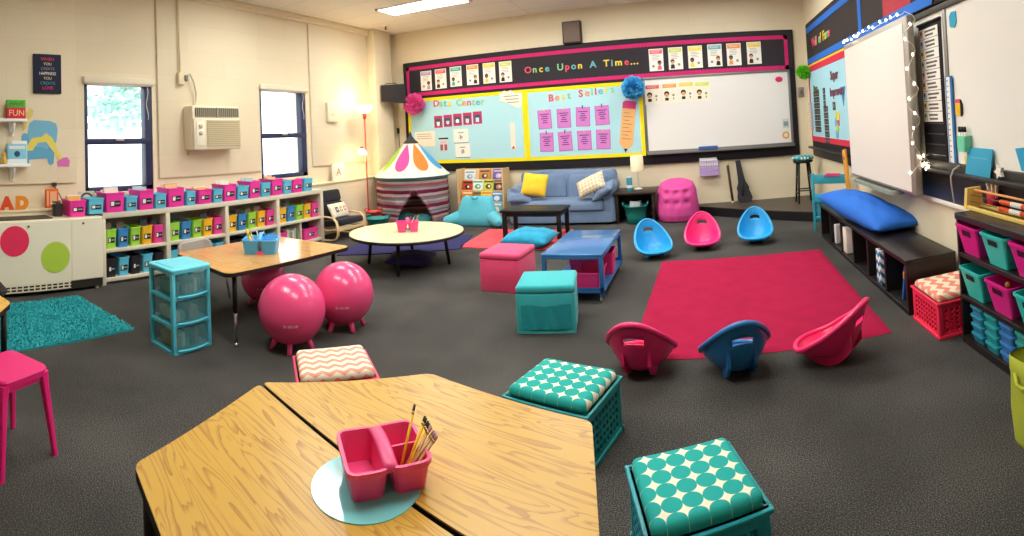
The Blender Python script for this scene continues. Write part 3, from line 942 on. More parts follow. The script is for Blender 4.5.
for k in range(30):
    y = -1.03 + k * .0565
    fr.box(.185, .196, y, y + .012, .04, .1)
fr.build('grille_bars', VC, t)
for x in (.12, -.16):
    for y in (.9, -1):
        B().box(x, x + .04, y, y + .03, 0, .1).build('foot', VC, t)
for y in (.22, .76):
    B().sph((.196, y, .63), .012, 8, 6).build('lock_button', plain('#6b6355', .4, .5), t)
mt = Matrix.Rotation(R(90), 4, 'Z')
for nm, y, z, r_, c in (('red_disc', 1.237, .505, .137, '#f0365e'), ('lime_disc', 1.628, .336, .141, '#b2d048')):
    B().disc(0, 0, r_, -.003, 0, 0, 40).build(nm, paper(c), t, (.195, y - 1.15, z), (0, 0, PI / 2))

# ------------------------------------------------------------------ long book shelf
SHX = XL + .43            # front plane
SB = XL + .125            # back plane
t = thing('bookshelf', 'long low almond bookshelf with four open bays along the window wall', 'bookshelf', (SHX - .15, 3.74, 0))
SM = plain('#dcd2bc', .5, .35, var=.04, vscale=6)
def loc(b_):
    return b_
xb, xf = SB - (SHX - .15), .15
B().box(xb, xf, -1.59, 1.59, .645, .70, .004).build('top_board', SM, t)
DIV = [-1.585, -.84, -.055, .747, 1.565]
for k, y in enumerate(DIV):
    B().box(xb, xf - .002, y - .026, y + .026, 0, .645, .003).build('upright', SM, t)
for k in range(4):
    a, c = DIV[k] + .026, DIV[k + 1] - .026
    B().box(xb, xf - .006, a, c, .31, .342, .002).build('shelf', SM, t)
    B().box(xb, xf - .006, a, c, .03, .062, .002).build('shelf', SM, t)
B().box(xb + .28 * 0, xf - .02, .747 + .4, .747 + .42, .062, .31).build('divider', SM, t)
B().box(xb, xb + .008, -1.58, 1.58, .03, .66).build('back_board', plain('#9d9483', .6, .2), t)
B().box(xb, xf - .05, -1.58, 1.58, 0, .03).build('kick_board', plain('#8a8172', .6, .2), t)

BINC = {'pink': '#f93ba8', 'blue': '#66c8e6', 'green': '#a2dc48', 'royal': '#3f8fd0', 'yellow': '#fbc02e', 'black': '#2a272e', 'magenta': '#f0469a'}
_bm = {}
LBL = [plain('#26262a', .6, .3), PAPERW, paper('#9aa0a4')]
def bin_(w, d, h, colour, loc_, label, group, taper=.86, rz=PI / 2, card=True, front=1, hole=False):
    key = (round(w, 3), round(d, 3), round(h, 3), taper)
    t = thing('book_bin', label, 'bin', loc_, rz, group)
    if key not in _bm:
        b = B().tub(w, d, h, taper, .005, .015, .006)
        _bm[key] = b.mesh('bin_body')
    me = _bm[key]
    if not me.materials:
        me.materials.append(plastic('#ffffff'))
    o = D.objects.new('bin_body', me)
    COL.objects.link(o)
    o.parent = t
    o.material_slots[0].link = 'OBJECT'
    o.material_slots[0].material = plastic(BINC[colour], .38)
    if card:
        yy = lambda z: -(d / 2) * (taper + (1 - taper) * z / h) - .004
        z0, z1 = h * .3, h * .58
        cw = min(w * .62, .11)
        q = B()
        def plate(x0, x1, a, c, e, mi):
            q.add([(x0, yy(a) - e, a), (x1, yy(a) - e, a), (x1, yy(c) - e, c), (x0, yy(c) - e, c), (x0, yy(a) + .003, a), (x1, yy(a) + .003, a), (x1, yy(c) + .003, c), (x0, yy(c) + .003, c)],
                  [(0, 1, 2, 3), (4, 7, 6, 5), (0, 4, 5, 1), (3, 2, 6, 7), (0, 3, 7, 4), (1, 5, 6, 2)], mi)
        plate(-cw / 2, cw / 2, z0, z1, .002, 0)
        plate(-cw / 2 + .005, -cw / 2 + cw * .36, z0 + .008, z1 - .006, .003, 1)
        plate(-cw * .05, cw * .42, (z0 + z1) / 2 - .006, (z0 + z1) / 2 + .008, .003, 2)
        q.build('label_card', LBL, t)
    return t

TOP = [('pink', 1.80, 1.975, .155, .685), ('blue', 1.995, 2.165, .15, .70), ('pink', 2.18, 2.395, .195, .70), ('blue', 2.405, 2.54, .145, .70),
       ('pink', 2.555, 2.735, .20, .70), ('blue', 2.745, 2.885, .15, .70), ('pink', 2.90, 3.115, .20, .70), ('blue', 3.135, 3.26, .15, .70),
       ('pink', 3.285, 3.48, .16, .70), ('blue', 3.495, 3.63, .145, .70), ('pink', 3.645, 3.83, .19, .70), ('blue', 3.84, 4.02, .155, .70),
       ('pink', 4.03, 4.20, .20, .70), ('blue', 4.215, 4.37, .165, .70), ('pink', 4.385, 4.58, .20, .70), ('blue', 4.59, 4.735, .165, .70),
       ('pink', 4.75, 4.94, .17, .70), ('blue', 4.955, 5.13, .165, .70)]
np_ = {'pink': 0, 'blue': 0}
BKC = ['#f3ece0', '#e9c48a', '#cfd8de', '#f2b66a', '#b9c7a4', '#efe6d2', '#d89a8a', '#a8c4d8']
BKN = ['ivory', 'tan', 'pale grey', 'orange', 'sage', 'cream', 'salmon', 'sky blue']
for i, (c, y0, y1, h, z) in enumerate(TOP):
    w = y1 - y0
    np_[c] += 1
    bin_(w * .97, .25 if c == 'pink' else .2, h, c, (SHX + .01 - (.125 if c == 'pink' else .1), (y0 + y1) / 2, z),
         '%s book bin on the long shelf top, %s %s one from the lime disc' % (c, ORD[np_[c] - 1], c), 'book bins on top of the long shelf', .9)
    if c == 'pink':
        rnd = random.Random(i)
        for j in range(2):
            bh = h + rnd.uniform(.02, .05) if i not in (16,) else h + .01
            bw = w * (.74 - .1 * j)
            bb = B().box(-bw / 2, bw / 2, -.008, .008, 0, bh - .01, .002).box(-bw / 2 + .004, bw / 2 - .004, -.0095, -.008, bh * .55, bh - .02, mi=1)
            q = (i + j * 3) % 8
            solo('paperback', bb, [paper(BKC[q]), paper(BKC[(q + 3) % 8])], '%s paperback, %s in the %s pink bin on top of the long shelf' % (BKN[q], ('in front', 'behind')[j], ORD[np_[c] - 1]), 'book',
                 (SHX - .095 - .06 * j, (y0 + y1) / 2 + rnd.uniform(-.01, .01), z + .008), group='books in the top bins', rot=(R(-7), 0, PI / 2))
solo('round_clock', B().box(-.09, .09, -.012, .012, 0, .2, .004).disc(.0, .12, .07, -.016, -.012, 1, 24).disc(0, .12, .05, -.019, -.016, 2, 24), [paper('#c9c0b0'), paper('#4f4a46'), paper('#e6d3c0')], 'pale card with a round clock face behind the first blue bin', 'clock', (SHX - .25, 2.08, .70), PI / 2)
t = thing('pencil_pot', 'small dark grey pot with a leafy top beside the first pink bin', 'pot', (SHX - .16, 1.735, .682))
B().tub(.10, .10, .11, .85, .005, .03, .003).build('pot', plain('#3b383c', .5, .4), t)
lf = B()
for k in range(26):
    a = k * 2.4
    r_ = .012 + .0014 * k
    lf.sph((r_ * math.cos(a), r_ * math.sin(a), .11 + .03 * math.sin(k)), (.018, .018, .008), 6, 4)
lf.build('leaves', plain('#6d7a62', .8, .2), t)

MID = [['green', 'royal', 'green', 'yellow', 'magenta'], ['green', 'royal', 'green', 'yellow', 'magenta'], ['yellow', 'royal', 'green', 'yellow', 'magenta'], ['yellow', 'royal', 'green', 'yellow', 'magenta']]
CN = {'green': 'lime green', 'royal': 'blue', 'yellow': 'yellow', 'magenta': 'pink', 'black': 'black', 'blue': 'light blue'}
BAY = ['first', 'second', 'third', 'last']
for k in range(4):
    a, c = 3.74 + DIV[k] + .03, 3.74 + DIV[k + 1] - .03
    p = (c - a) / 5.0
    for j, col in enumerate(MID[k]):
        bin_(p * .84, .22, .19, col, (SHX - .135, a + p * (j + .5), .342), '%s bin, %s along the upper shelf of the %s bookshelf bay' % (CN[col], ORD[j], BAY[k]), 'bins on the upper shelf', .88)
        if j in (1, 3) or (k + j) % 4 == 0:
            rnd = random.Random(k * 9 + j)
            q = rnd.randrange(8)
            solo('paperback', B().box(-p * .3, p * .3, -.007, .007, 0, .2 + rnd.uniform(.015, .05), .002), paper(['#5b4a44', '#6d6a78', '#8a7a66', '#4a5a66'][q % 4]), 'dark paperback in the %s bin of the upper shelf, %s bay' % (ORD[j], BAY[k]), 'book',
                 (SHX - .12, a + p * (j + .5), .35), PI / 2, 'books in the upper shelf bins')
LOW = [['black', 'blue', 'black', 'blue', 'black'], ['blue', 'black', 'black', 'blue', 'blue'], ['black', 'black', 'blue', 'black', 'blue']]
for k in range(3):
    a, c = 3.74 + DIV[k] + .03, 3.74 + DIV[k + 1] - .03
    p = (c - a) / 5.0
    for j, col in enumerate(LOW[k]):
        bin_(p * .84, .22, .185, col, (SHX - .135, a + p * (j + .5), .062), '%s bin, %s along the bottom shelf of the %s bookshelf bay' % (CN[col], ORD[j], BAY[k]), 'bins on the bottom shelf', .86)
a = 3.74 + DIV[3]
bin_(.14, .2, .16, 'magenta', (SHX - .13, a + .11, .062), 'pink bin in the bottom corner of the last bay beside the pale books', 'bins on the bottom shelf', .9, card=False)
bin_(.26, .22, .15, 'magenta', (SHX - .13, a + .61, .062), 'wide pink bin with a white card at the far end of the bottom shelf', 'bins on the bottom shelf', .9)
for j in range(6):
    rnd = random.Random(70 + j)
    solo('paperback', B().box(-.012, .012, -.09, .09, 0, .14 + rnd.uniform(0, .05), .002), paper(['#d8d6c8', '#a9b39a', '#8a8f8c', '#e5dcc4', '#b7c2b0', '#6f7a74'][j]), 'pale paperback upright in the bottom of the last bay, %s from the pink bin' % ORD[j], 'book', (SHX - .14, a + .20 + .033 * j, .062), PI / 2, 'pale books on the bottom shelf')
solo('paperback', B().box(-.1, .1, -.012, .012, 0, .2, .002), paper('#2c2a30'), 'black covered book in the wide pink bin of the last bay', 'book', (SHX - .15, a + .58, .07), PI / 2)

# ------------------------------------------------------------------ wall to the right
def rw(name, label, cat, y, z, off=0, group=None):
    return wthing(name, label, cat, 'R', y, z, off, group)
t = rw('bulletin_board', 'tall blue bulletin board in the corner with black header, blue edges and red border', 'bulletin board', 5.75, 1.8)
# local x = 5.75 - world y
def lx(y):
    return 5.75 - y
B().box(lx(7.53), lx(5.0), -.03, 0, -.93, .262, .004).box(lx(7.53), lx(3.0), -.03, 0, .262, .87, .004).build('backing', plain('#2b2a2d', .7, .25), t)
B().box(lx(7.48), lx(5.2), -.036, -.03, -.83, .2).build('paper_backing', paper('#a9d9e6'), t)
B().box(lx(7.52), lx(3.3), -.036, -.03, .265, .86).build('header_panel', plain('#3b3433', .8, .2), t)
e = B().box(lx(7.49), lx(3.3), -.042, -.036, .72, .80).box(lx(7.49), lx(3.3), -.042, -.036, .27, .35)
e.box(lx(5.0), lx(4.9), -.042, -.036, .35, .72)
e.build('blue_border', paper('#2f6fc8'), t)
B().box(lx(7.5), lx(5.2), -.041, -.036, .155, .235).box(lx(7.5), lx(5.2), -.041, -.036, -.84, -.77).box(lx(7.5), lx(7.46), -.041, -.036, -.77, .155).build('red_border', paper('#d5324c'), t)
B().box(lx(7.5), lx(5.2), -.04, -.036, .235, .262).build('yellow_border', paper('#f0c233'), t)
letters(t, 'Wall of Fame', 'ppgpxgyxyygp'.replace('x', 'g'), lx(7.05), lx(6.15), .53, .17, -.044, .0)
text('Super', .15, paper('#7a4a58'), t, (lx(6.05), -.044, .0), name='lettering', bold=.004)
text('Improvers', .15, paper('#7a4a58'), t, (lx(5.98), -.044, -.2), name='lettering', bold=.004)
text('Stars...', .12, paper('#5c7a4a'), t, (lx(7.05), -.044, -.1), name='lettering', bold=.004)
NCM = [plain('#3b3a36', .7, .3), paper('#77746a')]
for (y, z, nr, nc, lab) in ((7.08, 1.38, 7, 3, 'largest dark card grid on the blue corner bulletin board'), (6.62, 1.56, 3, 1, 'short dark card strip high on the blue corner bulletin board'), (6.58, 1.2, 6, 2, 'long dark card strip low on the blue corner bulletin board')):
    b = B()
    for i in range(nr):
        for j in range(nc):
            x, q = (j - (nc - 1) / 2) * .115, ((nr - 1) / 2 - i) * .082
            b.box(x - .052, x + .052, -.005, 0, q - .037, q + .037, mi=0).box(x - .036, x + .036, -.0065, -.005, q - .016, q + .008, mi=1)
    solo('card_grid', b, NCM, lab, 'card', *[on_wall('R', y, z, .0365)[0], -PI / 2])
solo('card_grid', B().box(-.06, .06, -.004, 0, -.05, .05).box(-.04, .04, -.006, -.004, -.02, .03, mi=1), NCM, 'small single dark card beside the coloured star on the corner board', 'card', on_wall('R', 6.15, 1.43, .0365)[0], -PI / 2)
b = B()
for k, (x, z, mi) in enumerate(((0, .07, 0), (.06, .0, 1), (-.05, -.01, 2), (.02, -.08, 0), (.08, .07, 3), (-.02, -.15, 2))):
    b.slab([(x, z + .06), (x + .05, z + .01), (x + .03, z - .05), (x - .03, z - .05), (x - .05, z + .01)], -.006 - k * .001, 0, mi)
solo('star_cutout', b, [paper('#b8d84a'), paper('#e04f86'), paper('#6fb6d8'), paper('#f0d648')], 'cluster of bright paper stars at the middle of the corner board', 'cutout', on_wall('R', 6.05, 1.24, .0365)[0], -PI / 2)
b = B().slab([(-.1, .12), (.1, .12), (0, -.1)], -.004, 0)
solo('pennant', b, paper('#3c86b8'), 'blue paper pennant on the corner board beside the projection board', 'pennant', on_wall('R', 5.72, 1.52, .0365)[0], -PI / 2)
b = B()
for k in range(10):
    b.box(-.05 + .01 * (k % 3), .05, -.02 - .004 * (k % 2), 0, -.2 + k * .04, -.165 + k * .04, mi=k % 2)
solo('ribbon_tassel', b, [paper('#e79ab0'), paper('#9ec8c6')], 'pink and grey ribbon bunch hanging at the corner edge of the blue board', 'ribbon', on_wall('R', 7.42, 1.32, .0425)[0], -PI / 2)
t = rw('chalk_tray', 'black chalk tray ledge under the blue corner bulletin board', 'tray', 6.75, .83)
B().box(-.85, 1.1, -.09, 0, .02, .045, .004).box(-.8, 1.1, -.03, 0, -.09, .02, .004).build('tray_ledge', plain('#35332f', .5, .35), t)
t = thing('yardstick', 'orange wooden ruler propped between the tray and the projection board', 'ruler', (XR - .1, 5.52, .50))
o = B().box(-.055, .055, -.012, .012, 0, .44, .003).build('ruler_blade', plain('#e9a13c', .5, .3), t)
o.rotation_euler = (0, R(-10), -PI / 2)
B().slab([(-.02, .33), (.02, .33), (.0, .38)], -.0135, -.012).build('ruler_mark', DARK, t).rotation_euler = (0, R(-10), -PI / 2)

# projection board
t = rw('projection_board', 'large blank projection board standing off the wall with fairy lights on its edge', 'projection board', 4.33, 1.365, .10)
hw, hh = .83, .665
B().box(-hw, hw, -.06, 0, -hh, hh, .012).build('board_frame', plain('#a39c93', .4, .45, .3), t)
B().box(-hw + .03, hw - .075, -.064, -.058, -hh + .025, hh - .05).build('board_surface', plain('#ece7dc', .35, .4), t)
for z in (.2, -.35):
    B().box(-.12, .12, 0, .099, z, z + .15).build('wall_bracket', plain('#6a6661', .5, .4), t)
t2 = rw('pen_tray', 'grey moulded pen tray with pens under the projection board', 'tray', 4.45, .66, .12)
B().loft([[(x, -.02 + y * 1.0, z) for x, y in rrect(1.1, .13, .06)] for z in (0, .03)], 0, False).build('tray_body', plain('#8f9a8c', .45, .4), t2)
B().loft([[(x, -.02 + y, .0305) for x, y in rrect(.95, .08, .03)], [(x, -.02 + y, .034) for x, y in rrect(.95, .08, .03)]], 0, False).build('tray_recess', plain('#5c665e', .5, .3), t2)
for i in range(3):
    p = thing('marker_pen', 'dark marker pen in the grey pen tray, %s along' % ORD[i], 'marker', (XR - .14, 4.7 - i * .22, .705), 0, 'pens in the pen tray')
    B().cyl((0, -.05, 0), (0, .03, 0), .01, .01, 8).build('barrel', plain(['#33463c', '#3f3f44', '#31313a'][i], .4, .4), p)
    B().cyl((0, .03, 0), (0, .065, 0), .0115, .0115, 8).build('cap', plain('#1e2a24', .4, .4), p)

# fairy lights
t = rw('fairy_lights', 'string of glowing white fairy lights along the projection board top and edge', 'fairy lights', 4.33, 2.04, .16)
BULB = emit('fairy_bulb', '#ffeccb', 5.0)
rnd = random.Random(11)
pts = []
for k in range(36):
    f = k / 35
    pts.append((-.84 + 1.66 * f, -.015 + .02 * rnd.random(), .0 + .03 * rnd.random()))
for k in range(34):
    f = k / 33
    pts.append((.855 + .03 * math.sin(k * 1.3), .01 + .04 * math.sin(k * .9 + 1), -.02 - 1.18 * f))
B().tube(pts, .003, 4).build('wire', plain('#e9e3d2', .5, .3), t)
bulbs = [pts[k] for k in list(range(1, 14, 2)) + list(range(15, 36, 3)) + list(range(38, 70, 3))]
bm0 = B().sph((0, 0, 0), (.0075, .0075, .012), 8, 6).mesh('bulb')
bm0.materials.append(BULB)
for p in bulbs:
    o = D.objects.new('bulb', bm0)
    COL.objects.link(o)
    o.parent = t
    o.location = (p[0], p[1] - .012, p[2] + .006)
t = rw('fairy_lights', 'tangle of glowing fairy lights lying on the black ledge behind the projection board', 'fairy lights', 3.5, .90, .06)
pts = [(-.06 + .14 * rnd.random(), -.03 * rnd.random(), .0 + .12 * rnd.random() * (1 - k / 40)) for k in range(30)]
B().tube(pts, .0025, 4).build('wire', plain('#e9e3d2', .5, .3), t)
for p in pts[::4]:
    o = D.objects.new('bulb', bm0)
    COL.objects.link(o)
    o.parent = t
    o.location = p

# near white board with its black surround
t = rw('marker_board', 'long white board with a black metal surround beyond the projection board', 'whiteboard', 2.2, 1.5)
def l2(y):
    return 2.2 - y
B().box(l2(3.82), l2(.2), -.012, 0, -.55, .53).build('writing_surface', plain('#f1eee4', .25, .45), t)
f = B().box(l2(3.84), l2(.2), -.03, 0, .51, .55, .003).box(l2(3.84), l2(.2), -.04, 0, -.6, -.54, .003).box(l2(3.84), l2(3.80), -.03, 0, -.6, .55, .003)
f.build('metal_frame', plain('#3b3833', .45, .45, .2), t)
B().box(l2(3.20), l2(3.155), -.022, -.01, -.54, .51, .003).build('joint_strip', plain('#8c8780', .4, .45, .5), t)
B().box(l2(3.84), l2(.2), -.025, 0, -.82, -.6, .003).build('lower_band', plain('#221f1f', .4, .4), t)
B().box(l2(3.84), l2(.2), -.09, 0, -.615, -.59, .004).build('marker_tray', plain('#2f2c2a', .45, .4), t)
B().box(l2(3.84), l2(.2), -.035, 0, -.85, -.82, .003).build('white_trim', plain('#efeadf', .5, .3), t)

t = rw('pocket_chart', 'black schedule pocket chart with nine white cards beside the projection board', 'pocket chart', 3.42, 1.43, .0125)
B().box(-.185, .185, -.008, 0, -.53, .53, .004).build('chart_cloth', plain('#1d1c20', .7, .25), t)
pk = B()
for k in range(13):
    pk.box(-.16, .16, -.0115, -.008, .455 - .076 * k - .052, .455 - .076 * k - .045)
pk.build('clear_pockets', plain('#55535c', .25, .5), t)
B().cyl((-.19, -.01, .53), (.19, -.01, .53), .012, .012, 8).build('hanging_rod', BLACK, t)
for k in range(9):
    cd = wthing('schedule_card', 'white schedule card with a small picture, %s from the top of the pocket chart' % ORD[k], 'card', 'R', 3.42, 1.43 + .455 - .076 * k, .0265, 'cards in the pocket chart')
    b = B().box(-.155, .155, -.002, 0, -.036, .036).box(-.145, -.09, -.0035, -.002, -.028, .028, mi=1).disc(-.118, .008, .014, -.0045, -.0035, 2, 12)
    b.box(-.06, .12 - .02 * (k % 3), -.0035, -.002, .006, .02, mi=3).box(-.05, .08 + .02 * (k % 2), -.0035, -.002, -.022, -.008, mi=3)
    b.build('card_face', [plain('#f4f0e6', .7, .2), paper(['#dcb09a', '#b9cbe0', '#e5cf9a', '#c9d8b8', '#e0b6bd'][k % 5]), paper('#7a4a3a'), paper('#6a6765')], cd)
t = rw('number_line', 'tall white number line strip with blue edges hanging on the board joint', 'number line', 3.15, 1.24, .0225)
B().box(-.05, .05, -.004, 0, -.31, .31).build('blue_strip', paper('#2f77b8'), t)
b = B().box(-.032, .02, -.006, -.004, -.305, .305)
for k in range(16):
    b.box(-.024, -.006, -.0072, -.006, -.28 + k * .037, -.272 + k * .037, mi=1)
b.build('white_strip', [PAPERW, paper('#8a8a86')], t)
solo('hexagon_magnet', B().slab([(-.05, .03), (-.02, .055), (.045, .05), (.05, -.02), (.02, -.055), (-.045, -.04)], -.006, 0), paper('#3ea6c4'), 'blue hexagon magnet at the top corner of the long white board', 'magnet', on_wall('R', 3.055, 1.915, .0125)[0], -PI / 2)
t = rw('pencil_magnet', 'fat yellow pencil magnet with a pink end on the long white board', 'magnet', 3.04, 1.335, .0125)
B().slab([(-.04, -.05), (.03, -.05), (.03, .03), (-.04, .03)], -.01, 0).build('yellow_body', paper('#eeb92f'), t)
B().slab([(-.04, .03), (.03, .03), (.02, .055), (-.03, .055)], -.01, 0).build('pink_end', paper('#d9566a'), t)
B().slab([(.03, .05), (.05, .02), (.05, -.04), (.03, -.06)], -.012, 0).build('dark_edge', DARK, t)
t = rw('marker_cup', 'mint green magnetic cup holding black markers on the white board', 'cup', 2.95, 1.05, .0125)
B().loft([[(x, -.03 + y, z) for x, y in rrect(.115 * k, .055, .01)] for z, k in ((0, .85), (.1, 1))], 0, False).build('cup_body', plain('#6fd0a6', .5, .3), t)
for i in range(3):
    p = thing('marker_pen', 'black marker standing in the mint green cup, %s along' % ORD[i], 'marker', (XR - .045, 2.985 - .035 * i, 1.10), 0, 'markers in the mint cup')
    B().cyl((0, 0, 0), (0, .01, .075), .009, .009, 8).build('barrel', plain('#f0eee8', .4, .4), p)
    B().cyl((0, .01, .075), (0, .014, .11), .0105, .0105, 8).build('cap', BLACK, p)
solo('sticky_note', B().slab([(-.045, .045), (.04, .04), (.045, -.045), (-.03, -.06), (-.045, -.03)], -.004, 0), paper('#f0cf38'), 'yellow sticky note below the mint green cup', 'note', on_wall('R', 2.96, .97, .0125)[0], -PI / 2)
t = rw('loose_cord', 'pale cord hanging over the black ledge below the yellow note', 'cord', 3.03, .93, .10)
B().tube([(0, .06, .02), (.0, .01, .0), (-.02, -.002, -.05), (-.035, .01, -.12), (-.035, .02, -.22)], .006, 6).build('cord_length', plain('#cfcac0', .5, .3), t)
t = rw('blue_folder', 'light blue card propped on the black board ledge', 'card', 2.775, .885, .06)
o = B().box(-.15, .15, -.006, 0, 0, .195, .002).build('folder_cover', paper('#3f9fc0'), t)
o.rotation_euler = (R(-10), 0, 0)
B().box(-.1, .1, -.0075, -.006, .13, .137).build('fold_line', paper('#65b4cd'), o)
solo('star_ornament', B().slab([(.045 * (1 if k % 2 else .5) * math.cos(k * PI / 5), .045 * (1 if k % 2 else .5) * math.sin(k * PI / 5)) for k in range(10)], -.02, 0), plain('#f1ece0', .5, .3), 'white star ornament on the black board ledge', 'ornament', on_wall('R', 2.52, .955, .05)[0], -PI / 2)
solo('blue_folder', B().slab([(-.1, .05), (.1, .07), (.1, -.09), (-.05, -.07)], -.005, 0), paper('#3aa4cf'), 'bright blue card on the white board at the very edge of view', 'card', on_wall('R', 2.31, 1.04, .0125)[0], -PI / 2)
t = rw('alphabet_poster', 'red alphabet poster at the end of the black header above the projection board', 'poster', 3.98, 2.37, .0365)
B().box(-.3, .3, -.004, 0, -.22, .22).build('poster_sheet', paper('#a83a44'), t)
text('ABC', .15, paper('#e8e0d0'), t, (-.08, -.006, .0), name='lettering')
# ------------------------------------------------------------------ soft helper shapes
def pillow_bm(w, h, t, pinch=.25, nu=22, nv=18, seed=0, wr=.0):
    """Stuffed pillow lying in x-y, thickness t."""
    rnd = random.Random(seed)
    ph = [rnd.uniform(0, 6.28) for _ in range(6)]
    def side(sg):
        def f(u, v):
            a, b = 2 * u - 1, 2 * v - 1
            e = max(0, (1 - abs(a) ** 2.6)) ** .55 * max(0, (1 - abs(b) ** 2.6)) ** .55
            sx = 1 - pinch * .16 * (1 - a * a) * 0 - pinch * .22 * (1 - b * b) * 0
            x = a * w / 2 * (1 - pinch * .12 * (1 - b * b) * abs(a))
            y = b * h / 2 * (1 - pinch * .12 * (1 - a * a) * abs(b))
            z = sg * t / 2 * e
            if wr:
                z += wr * e * (math.sin(a * 7 + ph[0] + 2 * b) + .7 * math.sin(b * 9 + ph[1] - 3 * a) + .5 * math.sin(a * 15 + b * 11 + ph[2]))
            return (x * sx, y, z)
        return f
    return B().grid(side(1), nu, nv).grid(side(-1), nu, nv)

# ------------------------------------------------------------------ rugs
b = B()
rw_, rd = 1.55, 2.11
def rugf(u, v):
    x, y = (u - .5) * rw_, (v - .5) * rd
    e = min(u, 1 - u, v, 1 - v)
    return (x + .0015 * math.sin(y * 21), y + .0015 * math.sin(x * 17), .004 + .012 * min(1, e * 60) + .0015 * math.sin(x * 13 + y * 9))
b.grid(rugf, 50, 60)
RUG = plain('#a81d44', .95, .1, var=.2, vscale=7, bmp=.9, bscale=140)
solo('area_rug', b, RUG, 'large crimson pile rug between the two rows of rocker seats', 'rug', (.305, 4.035, 0), R(-1.2))

b = B()
rnd = random.Random(3)
sw, sd = .98, 1.02
b.box(-sw / 2, sw / 2, -sd / 2, sd / 2, 0, .012)
for k in range(17000):
    x, y = rnd.uniform(-sw / 2, sw / 2), rnd.uniform(-sd / 2, sd / 2)
    a = rnd.uniform(0, 2 * PI)
    l, hgt, wd = rnd.uniform(.008, .024), rnd.uniform(.016, .028), .0035
    cx, cy = math.cos(a), math.sin(a)
    b.add([(x - cy * wd, y + cx * wd, .01), (x + cy * wd, y - cx * wd, .01), (x + cx * l + cy * wd * .7, y + cy * l - cx * wd * .7, hgt), (x + cx * l - cy * wd * .7, y + cy * l + cx * wd * .7, hgt)], [(0, 1, 2, 3)], rnd.randrange(3))
SH = [plain('#38b0b8', .9, .1), plain('#4cc4c8', .9, .1), plain('#289aa4', .9, .1)]
solo('shag_rug', b, SH, 'turquoise shag rug on the carpet in front of the ventilator cabinet', 'rug', (-3.95, 1.29, 0), R(3))
def flat_rug(poly, col, label, th=.012):
    pl = [(x, y) for x, y in poly]
    solo('flat_rug', B().prism(pl, .0, th), plain(col, .95, .1, var=.12, vscale=8, bmp=.6, bscale=150), label, 'rug')
flat_rug([(-2.86, 5.62), (-1.75, 5.66), (-1.75, 6.78), (-2.95, 6.74)], '#ee5a63', 'coral pink rug under the black coffee table')
flat_rug([(-4.0, 4.72), (-2.80, 5.55), (-3.02, 6.35), (-4.3, 5.75)], '#3b3a66', 'dark violet rug behind the round cream table')

# ------------------------------------------------------------------ trapezoid tables
EDGE = plain('#1d1a19', .5, .35)
def rounded(poly, r=.03, n=4):
    out = []
    m = len(poly)
    for i in range(m):
        p, a, c = Vector(poly[i]), Vector(poly[i - 1]), Vector(poly[(i + 1) % m])
        d1, d2 = (a - p).normalized(), (c - p).normalized()
        for k in range(n + 1):
            f = k / n
            q0, q1 = p + d1 * r, p + d2 * r
            q = q0 * (1 - f) ** 2 + p * 2 * f * (1 - f) + q1 * f * f
            out.append((q.x, q.y))
    return out
def poly_table(poly, z, label, ang, topm, r=.03, th=.028, legs=None, cat='table', name='classroom_table', legm=None, inset=.88, apr=.85):
    cx = sum(p[0] for p in poly) / len(poly)
    cy = sum(p[1] for p in poly) / len(poly)
    t = thing(name, label, cat, (cx, cy, 0), ang)
    c, s = math.cos(-ang), math.sin(-ang)
    loc = [((x - cx) * c - (y - cy) * s, (x - cx) * s + (y - cy) * c) for x, y in poly]
    rp = rounded(loc, r)
    B().prism(rp, z - .004, z).build('tabletop', topm, t)
    B().prism([(x * 1.004, y * 1.004) for x, y in rp], z - th, z - .004).build('edge_band', EDGE, t)
    B().prism([(x * apr, y * apr) for x, y in rp], z - th - .04, z - th).build('apron', plain('#2b2826', .5, .35), t)
    for (x, y) in (legs or loc):
        l = B().cyl((x * inset, y * inset, .22), (x * inset, y * inset, z - th), .017, .017, 10).build('leg', legm or EDGE, t)
        B().cyl((x * inset, y * inset, .02), (x * inset, y * inset, .24), .0125, .0125, 10).lathe([(.02, 0), (.02, .012), (.01, .025)], 10, c=(x * inset, y * inset, 0)).build('chrome_foot', CHROME, l)
    return t
ZT = .5
poly_table([(-1.438, 1.258), (-.981, 1.645), (-.363, 1.495), (-.222, .925)], ZT, 'oak trapezoid table, the one of the joined pair beside the dotted crate stools', R(-14.9), OAK)
poly_table([(-1.434, 1.243), (-1.292, .669), (-.694, .506), (-.222, .908)], ZT, 'oak trapezoid table, the one of the joined pair farther from the dotted crate stools', R(-14.9), OAK)
CYAN = plain('#7fd0d4', .12, .5)
solo('table_sticker', B().prism([(.136 * math.cos(2 * PI * k / 48), .136 * math.sin(2 * PI * k / 48)) for k in range(48)], 0, .0025), CYAN, 'round glossy aqua spot stuck over the seam of the joined oak tables', 'sticker', (-.82, 1.045, ZT))

